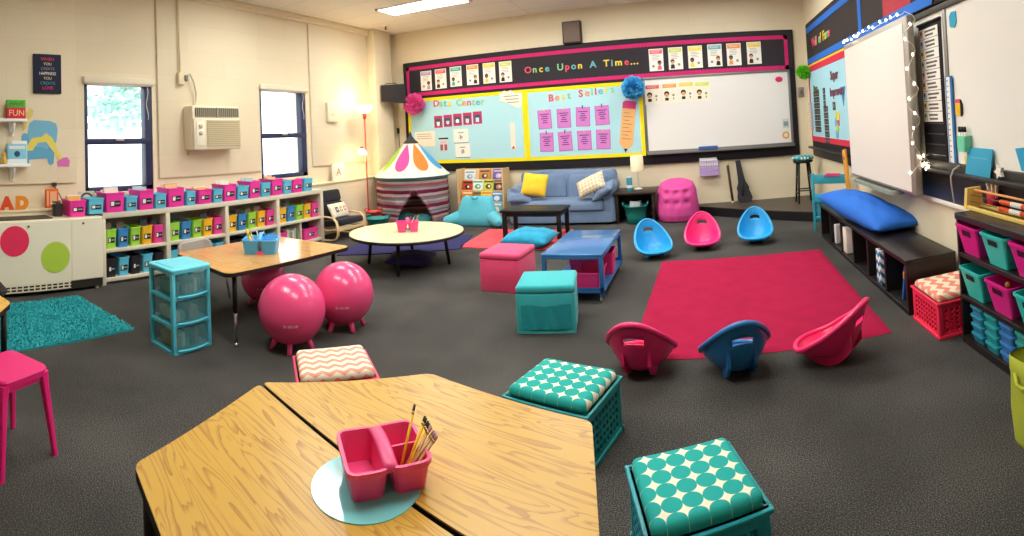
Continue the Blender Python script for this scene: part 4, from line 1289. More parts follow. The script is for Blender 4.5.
def caddy(loc_, rz, col, label, w=.25, d=.2, h=.115, base=None, rise=.045):
    t = thing('supply_caddy', label, 'caddy', loc_, rz)
    M = plastic(col, .35)
    b = B()
    hw = w * .47
    b.tub(hw, d, h, .8, .004, .022, .005, 0, -w * .255, 0)
    b.tub(hw, d, h, .8, .004, .022, .005, 0, w * .255, 0)
    b.build('compartment_tray', M, t)
    B().box(w * .06, w * .255 + hw * .44, -.003, .003, .004, h * .93).build('divider', M, t)
    pts = []
    for k in range(17):
        f = k / 16
        y = (f - .5) * d * .96
        pts.append((0, y, h * .9 + rise * math.sin(PI * f) ** .6))
    B().tube(pts, .019, 8, flat=.45, up=(1, 0, 0)).build('handle', M, t)
    if base:
        B().prism(rrect(w * .85, d * .8, .02), -.004, .02).build('rubber_base', plastic(base), t)
    return t
def pencil(loc_, d, ln, label, group, barrel='#e9b128', tip='#e59aa8'):
    t = thing('pencil', label, 'pencil', loc_, 0, group)
    z = Vector(d).normalized()
    q = Vector((0, 0, 1)).rotation_difference(z).to_matrix().to_4x4()
    B().cyl((0, 0, 0), (0, 0, ln * .86), .0036, .0036, 6, mtx=q).build('barrel', plain(barrel, .4, .4), t)
    B().cyl((0, 0, ln * .86), (0, 0, ln * .91), .0038, .0038, 8, mtx=q).build('ferrule', plain('#b9a26a', .3, .5, .8), t)
    B().cyl((0, 0, ln * .91), (0, 0, ln), .0038, .0034, 8, mtx=q).build('eraser', plain(tip, .7, .2), t)
CZ = R(48)
caddy((-.80, 1.09, ZT + .0025), CZ, '#ee4a86', 'pink divided supply caddy with pencils on the aqua spot', .205, .19, .075, None, .018)
def cl(x, y, z):
    return (-.80 + x * math.cos(CZ) - y * math.sin(CZ), 1.09 + x * math.sin(CZ) + y * math.cos(CZ), ZT + z)
rnd = random.Random(21)
for i in range(11):
    x0, y0 = .035 + rnd.uniform(-.01, .01), -.045 + rnd.uniform(-.012, .012)
    p = cl(x0, y0, .012)
    if i == 0:
        tip = cl(.095, .02, .15)
    else:
        tip = cl(.118 + .001 * i, .022 - .008 * i + rnd.uniform(-.004, .004), .122 - .002 * i)
    d = Vector(tip) - Vector(p)
    pat = i > 4
    pencil(p, d, d.length * 1.02, ('yellow pencil with a dark end in the pink caddy, %s of the loose ones' % ORD[i]) if not pat else ('patterned pencil with a mottled pink end in the pink caddy, %s in the bunch' % ORD[i - 5]), 'pencils in the pink caddy', '#efb722' if not pat else '#c99a63', '#3a3630' if not pat else '#b98a92')

# ------------------------------------------------------------------ milk crate stools
def crate_bm(w, d, h, mode=0):
    b = B()
    th = .012
    def panel(ln, put):
        nx, nz = 8, 5
        zlo, zhi = .035, h - .045
        mx = .035
        px, pz = (ln - 2 * mx) / nx, (zhi - zlo) / nz
        put(-ln / 2, ln / 2, 0, zlo)
        put(-ln / 2, ln / 2, zhi, h)
        put(-ln / 2, -ln / 2 + mx, zlo, zhi)
        put(ln / 2 - mx, ln / 2, zlo, zhi)
        bw = .3
        for i in range(nx + 1):
            x = -ln / 2 + mx + i * px
            put(x - px * bw / 2, x + px * bw / 2, zlo, zhi)
        for j in range(1, nz):
            z = zlo + j * pz
            put(-ln / 2 + mx, ln / 2 - mx, z - pz * bw / 2, z + pz * bw / 2)
    for sg in (-1, 1):
        panel(w, lambda x0, x1, z0, z1: b.box(x0, x1, sg * d / 2 - (th if sg > 0 else 0), sg * d / 2 + (th if sg < 0 else 0), z0, z1))
        panel(d, lambda x0, x1, z0, z1: b.box(sg * w / 2 - (th if sg > 0 else 0), sg * w / 2 + (th if sg < 0 else 0), x0, x1, z0, z1))
    b.box(-w / 2, w / 2, -d / 2, d / 2, .004, .014)
    for sx in (1, -1):
        for sy in (1, -1):
            b.box(sx * (w / 2 + .002), sx * (w / 2 - .022), sy * (d / 2 + .002), sy * (d / 2 - .022), .002, h - .002, .003)
    return b
def crate_rim(w, d, h):
    b = B()
    o, i = .012, .012
    for (x0, x1, y0, y1) in ((-w / 2 - o, w / 2 + o, -d / 2 - o, -d / 2 + i), (-w / 2 - o, w / 2 + o, d / 2 - i, d / 2 + o), (-w / 2 - o, -w / 2 + i, -d / 2 + i, d / 2 - i), (w / 2 - i, w / 2 + o, -d / 2 + i, d / 2 - i)):
        b.box(x0, x1, y0, y1, h - .014, h, .003)
        b.box(x0 + .004, x1 - .004, y0 + .004, y1 - .004, 0, .02, .003)
    return b
DOTS = dots_mat('#efe8cf', '#2aa79f', .062)
CHEV = chevron_mat('#ef9c86', '#f3e6cc', .062, .034, .8)
CHEV2 = chevron_mat('#ec907c', '#f0e2c6', .085, .045, .9, True)
def crate_stool(x, y, rz, col, cush, label, w=.385, d=.335, h=.232):
    t = thing('crate_stool', label, 'stool', (x, y, 0), rz, 'milk crate stools with padded tops')
    M = plastic(col, .4)
    c = crate_bm(w, d, h).build('crate', M, t)
    crate_rim(w, d, h).build('crate_rim', M, c)
    B().box(-w / 2 + .006, w / 2 - .006, -d / 2 + .006, d / 2 - .006, h - .012, h + .04, .024, seg=4).build('cushion', cush, t)
    return t
crate_stool(-.653, 2.205, R(-14), '#128f93', DOTS, 'teal crate stool with dotted cushion at the corner of the joined oak tables')
crate_stool(-.085, 1.605, R(18), '#189aa6', DOTS, 'teal crate stool with dotted cushion, the nearest stool, standing free on the carpet', .345, .335)
crate_stool(-1.735, 1.99, R(48), '#ee3f6c', CHEV, 'pink crate stool with chevron cushion behind the joined oak tables', .365, .335)
crate_stool(1.435, 2.905, 0, '#ff3058', CHEV2, 'pink red crate stool with chevron cushion between the black bench and black bookcase', .35, .37, .215)

# ------------------------------------------------------------------ pink stool, edge table and chair
HP = plastic('#f0247e', .3)
t = thing('plastic_stool', 'hot pink plastic stool with splayed legs at the edge of view', 'stool', (-2.335, .585, 0), R(-66))
sl = [[(x, y, z) for x, y in rrect(.27 * k, .27 * k, .04)] for z, k in ((.345, .97), (.372, 1.0), (.38, .97))]
B().loft(sl, 0, False).build('seat', HP, t)
for sx in (1, -1):
    for sy in (1, -1):
        B().loft([[(sx * .148 + x, sy * .148 + y, 0) for x, y in rrect(.022, .022, .006, 2)], [(sx * .117 + x, sy * .117 + y, .30) for x, y in rrect(.034, .034, .008, 2)], [(sx * .108 + x, sy * .108 + y, .36) for x, y in rrect(.05, .05, .012, 2)]], 0, False).build('leg', HP, t)
B().loft([[(x, y, z) for x, y in rrect(k, k, .02)] for z, k in ((.325, .244), (.36, .25))], 0, False).build('skirt', HP, t)
poly_table([(-2.845, .735), (-3.2, .675), (-3.35, .1), (-2.65, .0), (-2.55, .54)], ZT, 'yellow oak table, just its corner showing by the pink plastic stool', 0, wood('yellow_oak', '#e6b555', '#c98f38', 1.2, 6, 8))
t = thing('plastic_chair', 'black plastic chair at the edge of view behind the oak table corner', 'chair', (-3.80, .74, 0), R(90))
B().loft([[(x * (1 - .1 * k), .16 + .03 * k + .02 * (x / .19) ** 2 * -1, .36 + .22 * k) for x in [-.19 + .038 * i for i in range(11)]] + [(x * (1 - .1 * k), .175 + .03 * k - .02 * (x / .19) ** 2, .36 + .22 * k) for x in [.19 - .038 * i for i in range(11)]] for k in (0, .5, .9, 1)], 0, True).build('backrest', BLACK, t)
B().loft([[(x, y, z) for x, y in rrect(.38 * k, .36 * k, .06)] for z, k in ((.315, .92), (.33, 1), (.345, .98))], 0, False).build('seat', BLACK, t)
for sx in (1, -1):
    for sy in (1, -1):
        B().tube([(sx * .14, sy * .13, .32), (sx * .17, sy * .17, 0)], .011, 8).build('leg', CHROME, t)
    B().tube([(sx * .15, .15, .32), (sx * .16, .19, .42)], .011, 8).build('back_post', CHROME, t)

# ------------------------------------------------------------------ drawer cart
t = thing('drawer_cart', 'turquoise three drawer plastic cart beside the rectangular oak table', 'drawer unit', (-3.07, 1.965, 0), PI / 2)
# local -y faces world +x
TQ = plastic('#5ccfe6', .35)
CLR = clear_plastic('smoky_clear_plastic', '#5fa9ad', .34, .2)
w, d, hd = .31, .31, .158
for k in range(4):
    z = .012 + k * (hd + .012)
    B().loft([[(x, y, zz) for x, y in rrect(w, d, .03)] for zz in (z - .012 if k else 0, z + .006)], 0, False).build('shelf_frame', TQ, t)
for sx in (1, -1):
    for sy in (1, -1):
        B().box(sx * w / 2 - sx * .03, sx * w / 2 - sx * .002, sy * d / 2 - sy * .036, sy * d / 2 - sy * .003, .0, .515, .006).build('corner_post', TQ, t)
B().loft([[(x, y, z) for x, y in rrect(w * k, d * k, .03)] for z, k in ((.513, 1.03), (.537, 1.05), (.545, 1.02))], 0, False).loft([[(x, y, z) for x, y in rrect(w * k, d * k, .02)] for z, k in ((.5455, .8), (.5495, .78))], 0, False).build('top_lid', plastic('#66d8ea', .3), t)
for k in range(3):
    z0 = .02 + k * (hd + .012)
    dr = B()
    dr.loft([[(x, y, z) for x, y in rrect(w - .062, d - .02, .02)] for z in (z0, z0 + hd - .02)], 0, False, True, False)
    bow = [(-.12 + .012 * i, -d / 2 + .004 - .022 * (1 - ((i - 10) / 10) ** 2)) for i in range(21)]
    dr.loft([[(x, y, z0) for x, y in bow], [(x, y, z0 + hd - .012) for x, y in bow]], 0, True, False, False, False)
    o = dr.build('drawer', CLR, t)
    lp = B()
    lp.tube([(x, y - .004, z0 + .004) for x, y in bow], .008, 6)
    lp.build('drawer_pull', TQ, o)
    rnd = random.Random(40 + k)
    q = thing('drawer_papers', 'pale packets and papers inside the %s clear drawer of the turquoise cart' % ('lowest', 'middle', 'topmost')[k], 'papers', (-3.062, 1.965, z0 + .006), PI / 2, 'contents of the turquoise drawers')
    for j in range(5):
        x = -.09 + .036 * j
        B().box(x - .014, x + .014, -.11, .1, 0, .05 + .05 * rnd.random(), .002).build('packet', paper(['#c9b58a', '#e6e2d6', '#93a7a0', '#3f4b50', '#c98a98'][(j + k) % 5]), q)

# ------------------------------------------------------------------ rectangular table group
OAK2 = wood('brown_oak_laminate', '#d3a05c', '#bf8748', .9, 5, 9, .13)
poly_table([(-2.745, 2.13), (-2.645, 3.30), (-3.56, 3.30), (-3.56, 2.25)], .5, 'rectangular oak table with black edge in front of the long shelf', 0, OAK2, .07, legs=[(.34, -.53), (.38, .48), (-.36, -.44), (-.36, .46)], inset=.97, apr=.72)
caddy((-3.09, 2.745, .5), R(38), '#55b4f4', 'blue divided supply caddy with a pink base on the rectangular table', .27, .22, .11, '#f0528e')
def cl2(x, y, z):
    a = R(38)
    return (-3.06 + x * math.cos(a) - y * math.sin(a), 2.76 + x * math.sin(a) + y * math.cos(a), .5 + z)
for i, (bx, by, tx, ty, tz, c, tp, lab) in enumerate(((-.07, -.05, -.14, -.06, .19, '#f0d23c', '#f0d23c', 'thick yellow marker leaning out of the blue caddy'), (-.06, -.02, -.12, -.02, .185, '#f2dc6a', '#e8b93c', 'pale yellow pencil in the blue caddy'), (-.05, .03, -.08, .05, .19, '#f4efe2', '#f4efe2', 'white pencil upright in the blue caddy'), (-.07, .06, -.02, .11, .17, '#cfe05a', '#b7cc4a', 'lime pencil in the blue caddy'))):
    p = cl2(bx, by, .012)
    dv = Vector(cl2(tx, ty, tz)) - Vector(p)
    if i == 0:
        o = thing('marker_pen', lab, 'marker', p)
        q = Vector((0, 0, 1)).rotation_difference(dv.normalized()).to_matrix().to_4x4()
        B().cyl((0, 0, 0), (0, 0, dv.length * .7), .011, .011, 10, mtx=q).build('barrel', plain('#f0c93c', .4, .4), o)
        B().cyl((0, 0, dv.length * .7), (0, 0, dv.length), .0125, .009, 10, mtx=q).build('cap', plain('#f6dd5a', .4, .4), o)
    else:
        pencil(p, dv, dv.length, lab, 'pencils in the blue caddy', c, tp)
t = thing('plastic_chair', 'grey plastic chair tucked at the shelf side of the rectangular table', 'chair', (-3.83, 2.72, 0), R(90))
GC = plain('#b3aa9f', .5, .35)
B().loft([[(math.copysign(abs(math.cos(a)) ** .6, math.cos(a)) * .185 * s_, .17 + off - .03 * math.cos(a) ** 2, .415 + .075 * math.copysign(abs(math.sin(a)) ** .6, math.sin(a)) * s_) for a in [2 * PI * i / 36 for i in range(36)]] for off, s_ in ((-.012, .93), (-.006, 1), (.006, 1), (.012, .93))], 0, True).build('backrest', GC, t)
B().loft([[(x, y, z) for x, y in rrect(.36 * k, .33 * k, .07)] for z, k in ((.255, .92), (.268, 1), (.28, .97))], 0, False).build('seat', GC, t)
for sx in (1, -1):
    B().tube([(sx * .13, .12, .26), (sx * .15, .165, .3), (sx * .15, .165, .42)], .01, 8).build('back_post', CHROME, t)
    for sy in (1, -1):
        B().tube([(sx * .13, sy * .12, .26), (sx * .16, sy * .15, 0)], .01, 8).build('leg', CHROME, t)

def ball(x, y, r, label, rz=0, col='#f04f86'):
    t = thing('ball_chair', label, 'ball chair', (x, y, 0), rz, 'pink exercise ball seats')
    cz = r + .028
    M = plain(col, .22, .5)
    prof = []
    b = B()
    loops = []
    nv = 48
    for j in range(nv + 1):
        a = -PI / 2 + PI * j / nv
        rr = r * (1 + (.0035 if j % 2 else -.0015) * (abs(math.sin(a)) < .72))
        q = max(math.cos(a), 1e-4)
        loops.append([(rr * q * math.cos(2 * PI * k / 48), rr * q * math.sin(2 * PI * k / 48), cz + rr * math.sin(a)) for k in range(48)])
    b.loft(loops, 0, True)
    b.build('ball', M, t)
    for k in range(5):
        a = 2 * PI * k / 5 + .3
        c_, s_ = math.cos(a), math.sin(a)
        B().cyl((r * .50 * c_, r * .50 * s_, cz - r * .82), (r * .66 * c_, r * .66 * s_, 0), .020, .015, 12).build('leg', M, t)
    # small white printed mark
    a = math.atan2(-y, -x) - rz
    al = .0
    mk = B()
    def on(u, v, e):
        aa = a + u / r
        ee = v / r
        return ((r + e) * math.cos(ee) * math.cos(aa), (r + e) * math.cos(ee) * math.sin(aa), cz + (r + e) * math.sin(ee))
    e = .0015
    def quad(u0, u1, v0, v1):
        mk.add([on(u0, v0, e), on(u1, v0, e), on(u1, v1, e), on(u0, v1, e)], [(0, 1, 2, 3)])
    for k in range(8):
        aa = k * PI / 4
        mk.add([on(-.05 + .012 * math.cos(aa), -.045 + .012 * math.sin(aa), e), on(-.05 + .004 * math.cos(aa + .6), -.045 + .004 * math.sin(aa + .6), e), on(-.05 + .004 * math.cos(aa - .6), -.045 + .004 * math.sin(aa - .6), e)], [(0, 1, 2)])
    x0 = -.03
    for i, wd in enumerate((.01, .009, .004, .009, .012)):
        quad(x0, x0 + wd * .3, -.053, -.038)
        quad(x0, x0 + wd, -.053, -.050)
        if i != 2:
            quad(x0 + wd * .75, x0 + wd, -.053, -.038)
            quad(x0, x0 + wd, -.041, -.038)
        x0 += wd + .005
    mk.build('printed_mark', plain('#f7e6ea', .5, .3), t)
    return t
ball(-2.505, 2.475, .222, 'pink ball seat with a white mark, nearest the chevron crate stool')
ball(-2.46, 2.96, .218, 'pink ball seat partly behind the nearest ball, below the far corner of the oak table', .5)
ball(-3.33, 2.97, .19, 'dark looking pink ball seat under the shelf side of the rectangular table', 1.1)

# ------------------------------------------------------------------ round table group
t = thing('round_table', 'low round cream topped table with black edge and legs', 'table', (-3.01, 4.70, 0))
B().lathe([(.605, .352), (.605, .358), (.60, .36)], 64).build('tabletop', plain('#efdfae', .3, .4), t)
B().lathe([(.60, .325), (.61, .33), (.61, .352)], 64).build('edge_band', EDGE, t)
B().lathe([(.40, .29), (.40, .325)], 48).build('apron', plain('#242120', .5, .35), t)
for a in (25, 115, 195, 290):
    c_, s_ = math.cos(R(a)), math.sin(R(a))
    B().cyl((.44 * c_, .44 * s_, 0), (.40 * c_, .40 * s_, .32), .016, .02, 10).build('leg', EDGE, t)
caddy((-2.99, 4.70, .36), R(32), '#f0468f', 'small pink supply caddy on the round cream table', .23, .18, .1, '#9fd4d2')
for i in range(3):
    a = R(32)
    p = Vector((-2.99 + (.06 - .05 * i) * math.cos(a), 4.70 + (.06 - .05 * i) * math.sin(a), .372))
    pencil(p, (.05 + .02 * i, .03, .16), .17, 'pencil in the small pink caddy, %s along' % ORD[i], 'pencils in the small pink caddy', ['#e8c06a', '#e6dfd0', '#c9b08a'][i], '#d98a96')

solo('floor_cushion', pillow_bm(.5, .42, .14, seed=31, wr=.004), fabric('#3a3168', .1), 'dark violet cushion on the carpet under the round cream table', 'cushion', (-2.98, 4.72, .075), R(20))

# ------------------------------------------------------------------ armchair by the shelf
t = thing('armchair', 'black cushioned child armchair with bent birch arms at the end of the long shelf', 'armchair', (-4.72, 5.64, 0), R(90))
# local -y is the front (world +x)
BIR = plain('#e3c08a', .4, .35, var=.08, vscale=10)
for sx in (1, -1):
    x = sx * .30
    pts = [(x, .24, .012), (x, .05, .012), (x, -.12, .016), (x, -.2, .04), (x, -.235, .10), (x, -.235, .19), (x, -.21, .27), (x, -.15, .315), (x, -.02, .325), (x, .12, .31), (x, .2, .29)]
    B().tube(pts, .026, 8, flat=.42, up=(1, 0, 0)).build('bent_arm', BIR, t)
    B().tube([(x * .93, -.23, .17), (x * .93, -.05, .14), (x * .93, .06, .15), (x * .93, .15, .32), (x * .93, .22, .58)], .018, 8, flat=.5, up=(1, 0, 0)).build('seat_rail', BIR, t)
B().box(-.29, .29, -.235, -.215, .135, .175, .004).build('front_rail', BIR, t)
BC = fabric('#25252f', .12, 40)
o = B().box(-.265, .265, -.25, .15, 0, .085, .035, seg=4).build('seat_cushion', BC, t)
o.location = (0, 0, .18); o.rotation_euler = (R(-6), 0, 0)
o = B().box(-.265, .265, -.04, .045, 0, .29, .035, seg=4).build('back_cushion', BC, t)
o.location = (0, .10, .2); o.rotation_euler = (R(-15), 0, 0)
o = B().box(-.265, .265, -.05, .045, .0, .17, .04, seg=4).build('head_cushion', BC, t)
o.location = (0, .18, .475); o.rotation_euler = (R(-15), 0, 0)
t = thing('throw_pillow', 'cream pillow with three small prints on the black armchair', 'pillow', (-4.715, 5.64, .375), R(90))
pf = pillow_bm(.40, .22, .1, seed=4).build('pillow_body', fabric('#ece2cc', .05), t)
pf.rotation_euler = (R(62), 0, R(4))
for k, c in enumerate(('#4b4b63', '#c6a04c', '#c98c8c')):
    q = B().box(-.028, .028, -.035, .035, .047, .0505).box(-.012, .012, -.015, .015, .0505, .0515, mi=1).build('pillow_print', [paper(c), paper('#efe6d2')], pf)
    q.location = ((k - 1) * .09, 0, 0)

# torchiere
t = thing('floor_lamp', 'red pole floor lamp with a glowing white bowl and a side shade', 'lamp', (-4.835, 6.50, 0))
RED = plain('#d8503e', .4, .4)
B().lathe([(.10, 0), (.10, .015), (.03, .03)], 24).build('base', RED, t)
B().cyl((0, 0, .02), (0, 0, 1.74), .011, .011, 10).build('pole', RED, t)
B().lathe([(.018, 1.66), (.03, 1.70), (.035, 1.755)], 16).build('bowl_holder', RED, t)
SHD = emit('lit_lamp_shade', '#fff0cf', 2.6)
B().lathe([(.03, 1.75), (.08, 1.765), (.115, 1.80), (.135, 1.865), (.128, 1.865), (.108, 1.805), (.03, 1.762)], 28, cap0=True, cap1=True).build('bowl_shade', SHD, t)
B().tube([(0, 0, 1.1), (-.02, -.02, 1.15), (-.045, -.03, 1.20)], .008, 8).build('side_arm', RED, t)
B().lathe([(.025, 1.235), (.03, 1.21), (.03, 1.195)], 14, c=(-.05, -.035, 0)).build('socket', RED, t)
B().lathe([(.03, 1.2), (.06, 1.17), (.075, 1.115), (.068, 1.115), (.052, 1.165), (.02, 1.192)], 20, c=(-.05, -.035, 0)).build('side_shade', SHD, t)
def lamp(name, loc_, power, col, size=.08):
    l = D.lights.new(name, 'POINT')
    l.energy = power
    l.color = col
    l.shadow_soft_size = size
    o = D.objects.new(name, l)
    COL.objects.link(o)
    o.location = loc_
    return o
lamp('bowl_lamp_light', (-4.835, 6.50, 1.93), 3.2, (1, .70, .30), .06)
lamp('side_lamp_light', (-4.885, 6.465, 1.09), 2, (1, .70, .30), .05)

def basket(x, y, r, h, col, label, hand=True):
    t = thing('tub_basket', label, 'basket', (x, y, 0))
    M = plastic(col, .45)
    B().lathe([(r * .7, 0), (r * .82, h * .4), (r, h), (r * 1.03, h), (r * 1.03, h - .012), (r * .97, h - .012), (r * .78, h * .4), (r * .66, .01)], 32).build('tub', M, t)
    for s_ in (1, -1):
        B().tube([(s_ * r * .98, -.06, h - .005), (s_ * r * 1.05, -.05, h + .035), (s_ * r * 1.05, .05, h + .035), (s_ * r * .98, .06, h - .005)], .009, 8).build('handle', M, t)
    return t
basket(-4.42, 6.16, .16, .215, '#1d8d8a', 'teal flexible tub beside the tent, in front of the red tub')
basket(-4.64, 6.36, .115, .27, '#e2413c', 'red flexible tub behind the teal one by the lamp')

# ------------------------------------------------------------------ play tent
t = thing('play_tent', 'striped play tent with petal patterned pointed roof in the room corner', 'tent', (-4.40, 7.12, 0))
TR, TH = .565, .755
STR = cloth_through(stripes_z('striped_tent_cloth', [(0, '#b05a76'), (.04, '#e9dfe0'), (.09, '#8fb0b4'), (.12, '#e2a6b4'), (.18, '#ece4e0'), (.22, '#a8456a'), (.27, '#d8c6cc'), (.31, '#8aa6ae'), (.34, '#e8d8da'), (.39, '#b04a6c'), (.46, '#dbb6c0'), (.51, '#e9e4e2'), (.55, '#97b2b8'), (.585, '#d88296'), (.62, '#ece2e2'), (.67, '#a03f62'), (.74, '#e6cfd4'), (.79, '#9ab4ba'), (.82, '#e27f8c'), (.87, '#efe9e6'), (.92, '#7f9ea4'), (.94, '#f1ece6')], 0, TH), .6)
da = R(-57)
def in_door(a, z):
    dd = (a - da + PI) % (2 * PI) - PI
    hw = .52 * (1 - (z / .54) ** 1.6) if z < .54 else 0
    return abs(dd) < hw
def wallf(u, v):
    a = 2 * PI * u
    z = TH * v
    ws = .012 * math.sin(a * 12) * (1 - v * .6) + .006 * math.sin(z * 24 + a * 5)
    r_ = TR + ws
    return (r_ * math.cos(a), r_ * math.sin(a), z)
b = B().grid(wallf, 180, 44, 0, True, True, None, lambda u, v: in_door(2 * PI * u, v * TH))
o = b.build('tent_wall', STR, t)
modify(o, 'SOLIDIFY', thickness=.006, offset=0)
# drapes at the door sides
for sg in (1, -1):
    pts = []
    for k in range(12):
        z = .56 * k / 11
        hw = .52 * (1 - min(1, (z / .56)) ** 1.6) + .04
        a = da + sg * hw
        pts.append(((TR + .012) * math.cos(a), (TR + .012) * math.sin(a), z))
    B().tube(pts, .022, 8).build('door_drape', STR, t)
RW = fabric('#eae4d6', .04)
def roofr(v):
    return (TR + .05) * (1 - v) ** .92 * (1 - .06 * math.sin(PI * v)) + .03 * v
def rooff(u, v, e=0.0):
    a = 2 * PI * u
    r_ = roofr(v) * (1 - .018 * (1 + math.cos(8 * a)) * (1 - v)) + e
    return (r_ * math.cos(a), r_ * math.sin(a), .735 + .58 * v + e * .6)
B().grid(rooff, 96, 30, 0, True, True).build('roof', RW, t)
PC = ['#ee4f9c', '#f5803a', '#8fbf4a', '#4ea6d8', '#f0c53a', '#ee4f9c', '#f5803a', '#8fbf4a']
PCA = [-92, -48, -136, -4, 40, 84, 128, 172]
PCC = ['#ee4f9c', '#f5803a', '#9cc24e', '#4ea6d8', '#f0c53a', '#ee4f9c', '#f5803a', '#9cc24e']
for i in range(8):
    def pf_(u, v, a0=R(PCA[i] + 11)):
        vv = .17 + .68 * v
        ww = .33 * (math.sin(PI * min(1, v * .98 + .01)) ** .5) * (1 - .2 * v)
        a = a0 + (u - .5) * 2 * ww
        return rooff(a / (2 * PI), vv, .006)
    B().grid(pf_, 14, 26).build('petal', paper(PCC[i]), t)
B().ring([((TR + .045) * math.cos(2 * PI * k / 64), (TR + .045) * math.sin(2 * PI * k / 64), .736) for k in range(64)], .011, 6).build('eave_piping', plain('#39707a', .7, .2), t)
B().lathe([(.12, 1.25), (.125, 1.256), (.075, 1.30), (.03, 1.36), (.012, 1.43)], 20).build('peak_cap', plain('#3a363a', .6, .3), t)
for i, (x, y, rz, lab) in enumerate(((-4.45, 6.93, 15, 'teal cushion lying inside the tent doorway, farther from the book rack'), (-4.12, 6.86, -20, 'teal cushion lying inside the tent doorway, nearer the book rack'))):
    solo('floor_cushion', pillow_bm(.3, .26, .16, seed=i, wr=.004), fabric('#3e8f94', .1), lab, 'cushion', (x, y, .085), R(rz), 'teal cushions in the tent', rot=(R(18), 0, R(rz)))

# ------------------------------------------------------------------ book rack and reading pillow
t = thing('book_rack', 'light wood display rack of face-out picture books on the back wall', 'book rack', (-3.375, 7.60, 0))
LW_ = plain('#e3c28c', .5, .3, var=.08, vscale=8)
for s_ in (1, -1):
    B().slab([(-.0, 0), (.02, 0), (.02, .80), (.0, .80)], -.17, .12).build('side_panel', LW_, t).location = (s_ * .385 - .01, 0, 0)
rows = [(0.10, -.14), (.27, -.08), (.44, -.02), (.60, .04)]
for z, y in rows:
    B().box(-.375, .375, y - .05, y + .012, z - .015, z, .002).box(-.375, .375, y - .052, y - .044, z, z + .02).build('ledge', LW_, t)
B().loft([[(-.375, -.13, .05), (.375, -.13, .05), (.375, -.12, .05), (-.375, -.12, .05)], [(-.375, .085, .79), (.375, .085, .79), (.375, .1, .79), (-.375, .1, .79)]], 0, False).build('back_panel', LW_, t)
BOOKC = [('#d9e3ea', '#7fa3b5', 'pale blue'), ('#c98a52', '#5b4a3c', 'brown'), ('#6f62a8', '#cbb7e0', 'violet'),
         ('#c8452f', '#3b2a24', 'red'), ('#eef2ee', '#57b287', 'white and green'), ('#c9d65a', '#6b4a32', 'lime'), ('#4a4038', '#c98f7a', 'dark brown'),
         ('#e08a3c', '#f2d9a8', 'orange'), ('#f0cf4a', '#e8843a', 'yellow'), ('#5f8fc0', '#dfe8f0', 'blue'), ('#d96f5a', '#f0ddc8', 'salmon'), ('#7fb8c6', '#f2efe6', 'aqua')]
PLACE = [(3, -.27), (3, .01), (3, .27), (2, -.29), (2, -.10), (2, .10), (2, .29), (1, -.28), (1, .08), (1, .27), (0, -.28), (0, .27)]
RN = ['bottom', 'second lowest', 'second highest', 'top']
for i, (r_, x) in enumerate(PLACE):
    z, y = rows[r_]
    bw, bh = (.2, .185) if i % 3 else (.19, .17)
    a, c, nm = BOOKC[i]
    b = B().box(-bw / 2, bw / 2, -.008, .008, 0, bh, .002).box(-bw * .4, bw * .4, -.0095, -.008, bh * .74, bh * .88, mi=1).disc(0, bh * .4, bh * .22, -.0095, -.008, 1, 18, bw * .26).disc(bw * .06, bh * .42, bh * .11, -.0105, -.0095, 2, 14)
    solo('picture_book', b, [paper(a), paper(c), paper('#f1e6d4')], '%s picture book, face out on the %s ledge of the wooden rack' % (nm, RN[r_]), 'book', (-3.375 + x * .93, 7.60 + y - .028, z + .001), 0, 'picture books on the wooden rack', rot=(R(-14), 0, 0))

t = thing('reading_pillow', 'turquoise backrest reading pillow with arms on the floor by the book rack', 'pillow', (-3.28, 7.05, 0))
TF = fabric('#5fbdd0', .08, 30)
bl_ = []
for z, hwid, y, th_ in ((.0, .30, .0, .16), (.02, .335, .0, .19), (.12, .33, .01, .20), (.22, .295, .03, .18), (.31, .262, .05, .15), (.37, .245, .065, .12), (.40, .23, .07, .085), (.415, .20, .075, .04)):
    bl_.append([(x, y + yy + .012 * math.sin(6 * x) , z + .012 * (1 - (x / .3) ** 2) * (z > .3)) for x, yy in rrect(2 * hwid, th_, th_ * .48, 6)])
B().loft(bl_, 0, True).build('back_body', TF, t)
for s_ in (1, -1):
    B().tube([(s_ * .24, .02, .13), (s_ * .31, -.04, .10), (s_ * .37, -.10, .085), (s_ * .42, -.17, .075), (s_ * .44, -.21, .07)], [.10, .098, .085, .07, .03], 16).build('arm', TF, t)
B().tube([(-.05, -.02, .42), (-.03, -.045, .395), (.03, -.045, .395), (.05, -.02, .42)], .01, 8).build('carry_loop', plain('#3f8fa4', .7, .2), t)
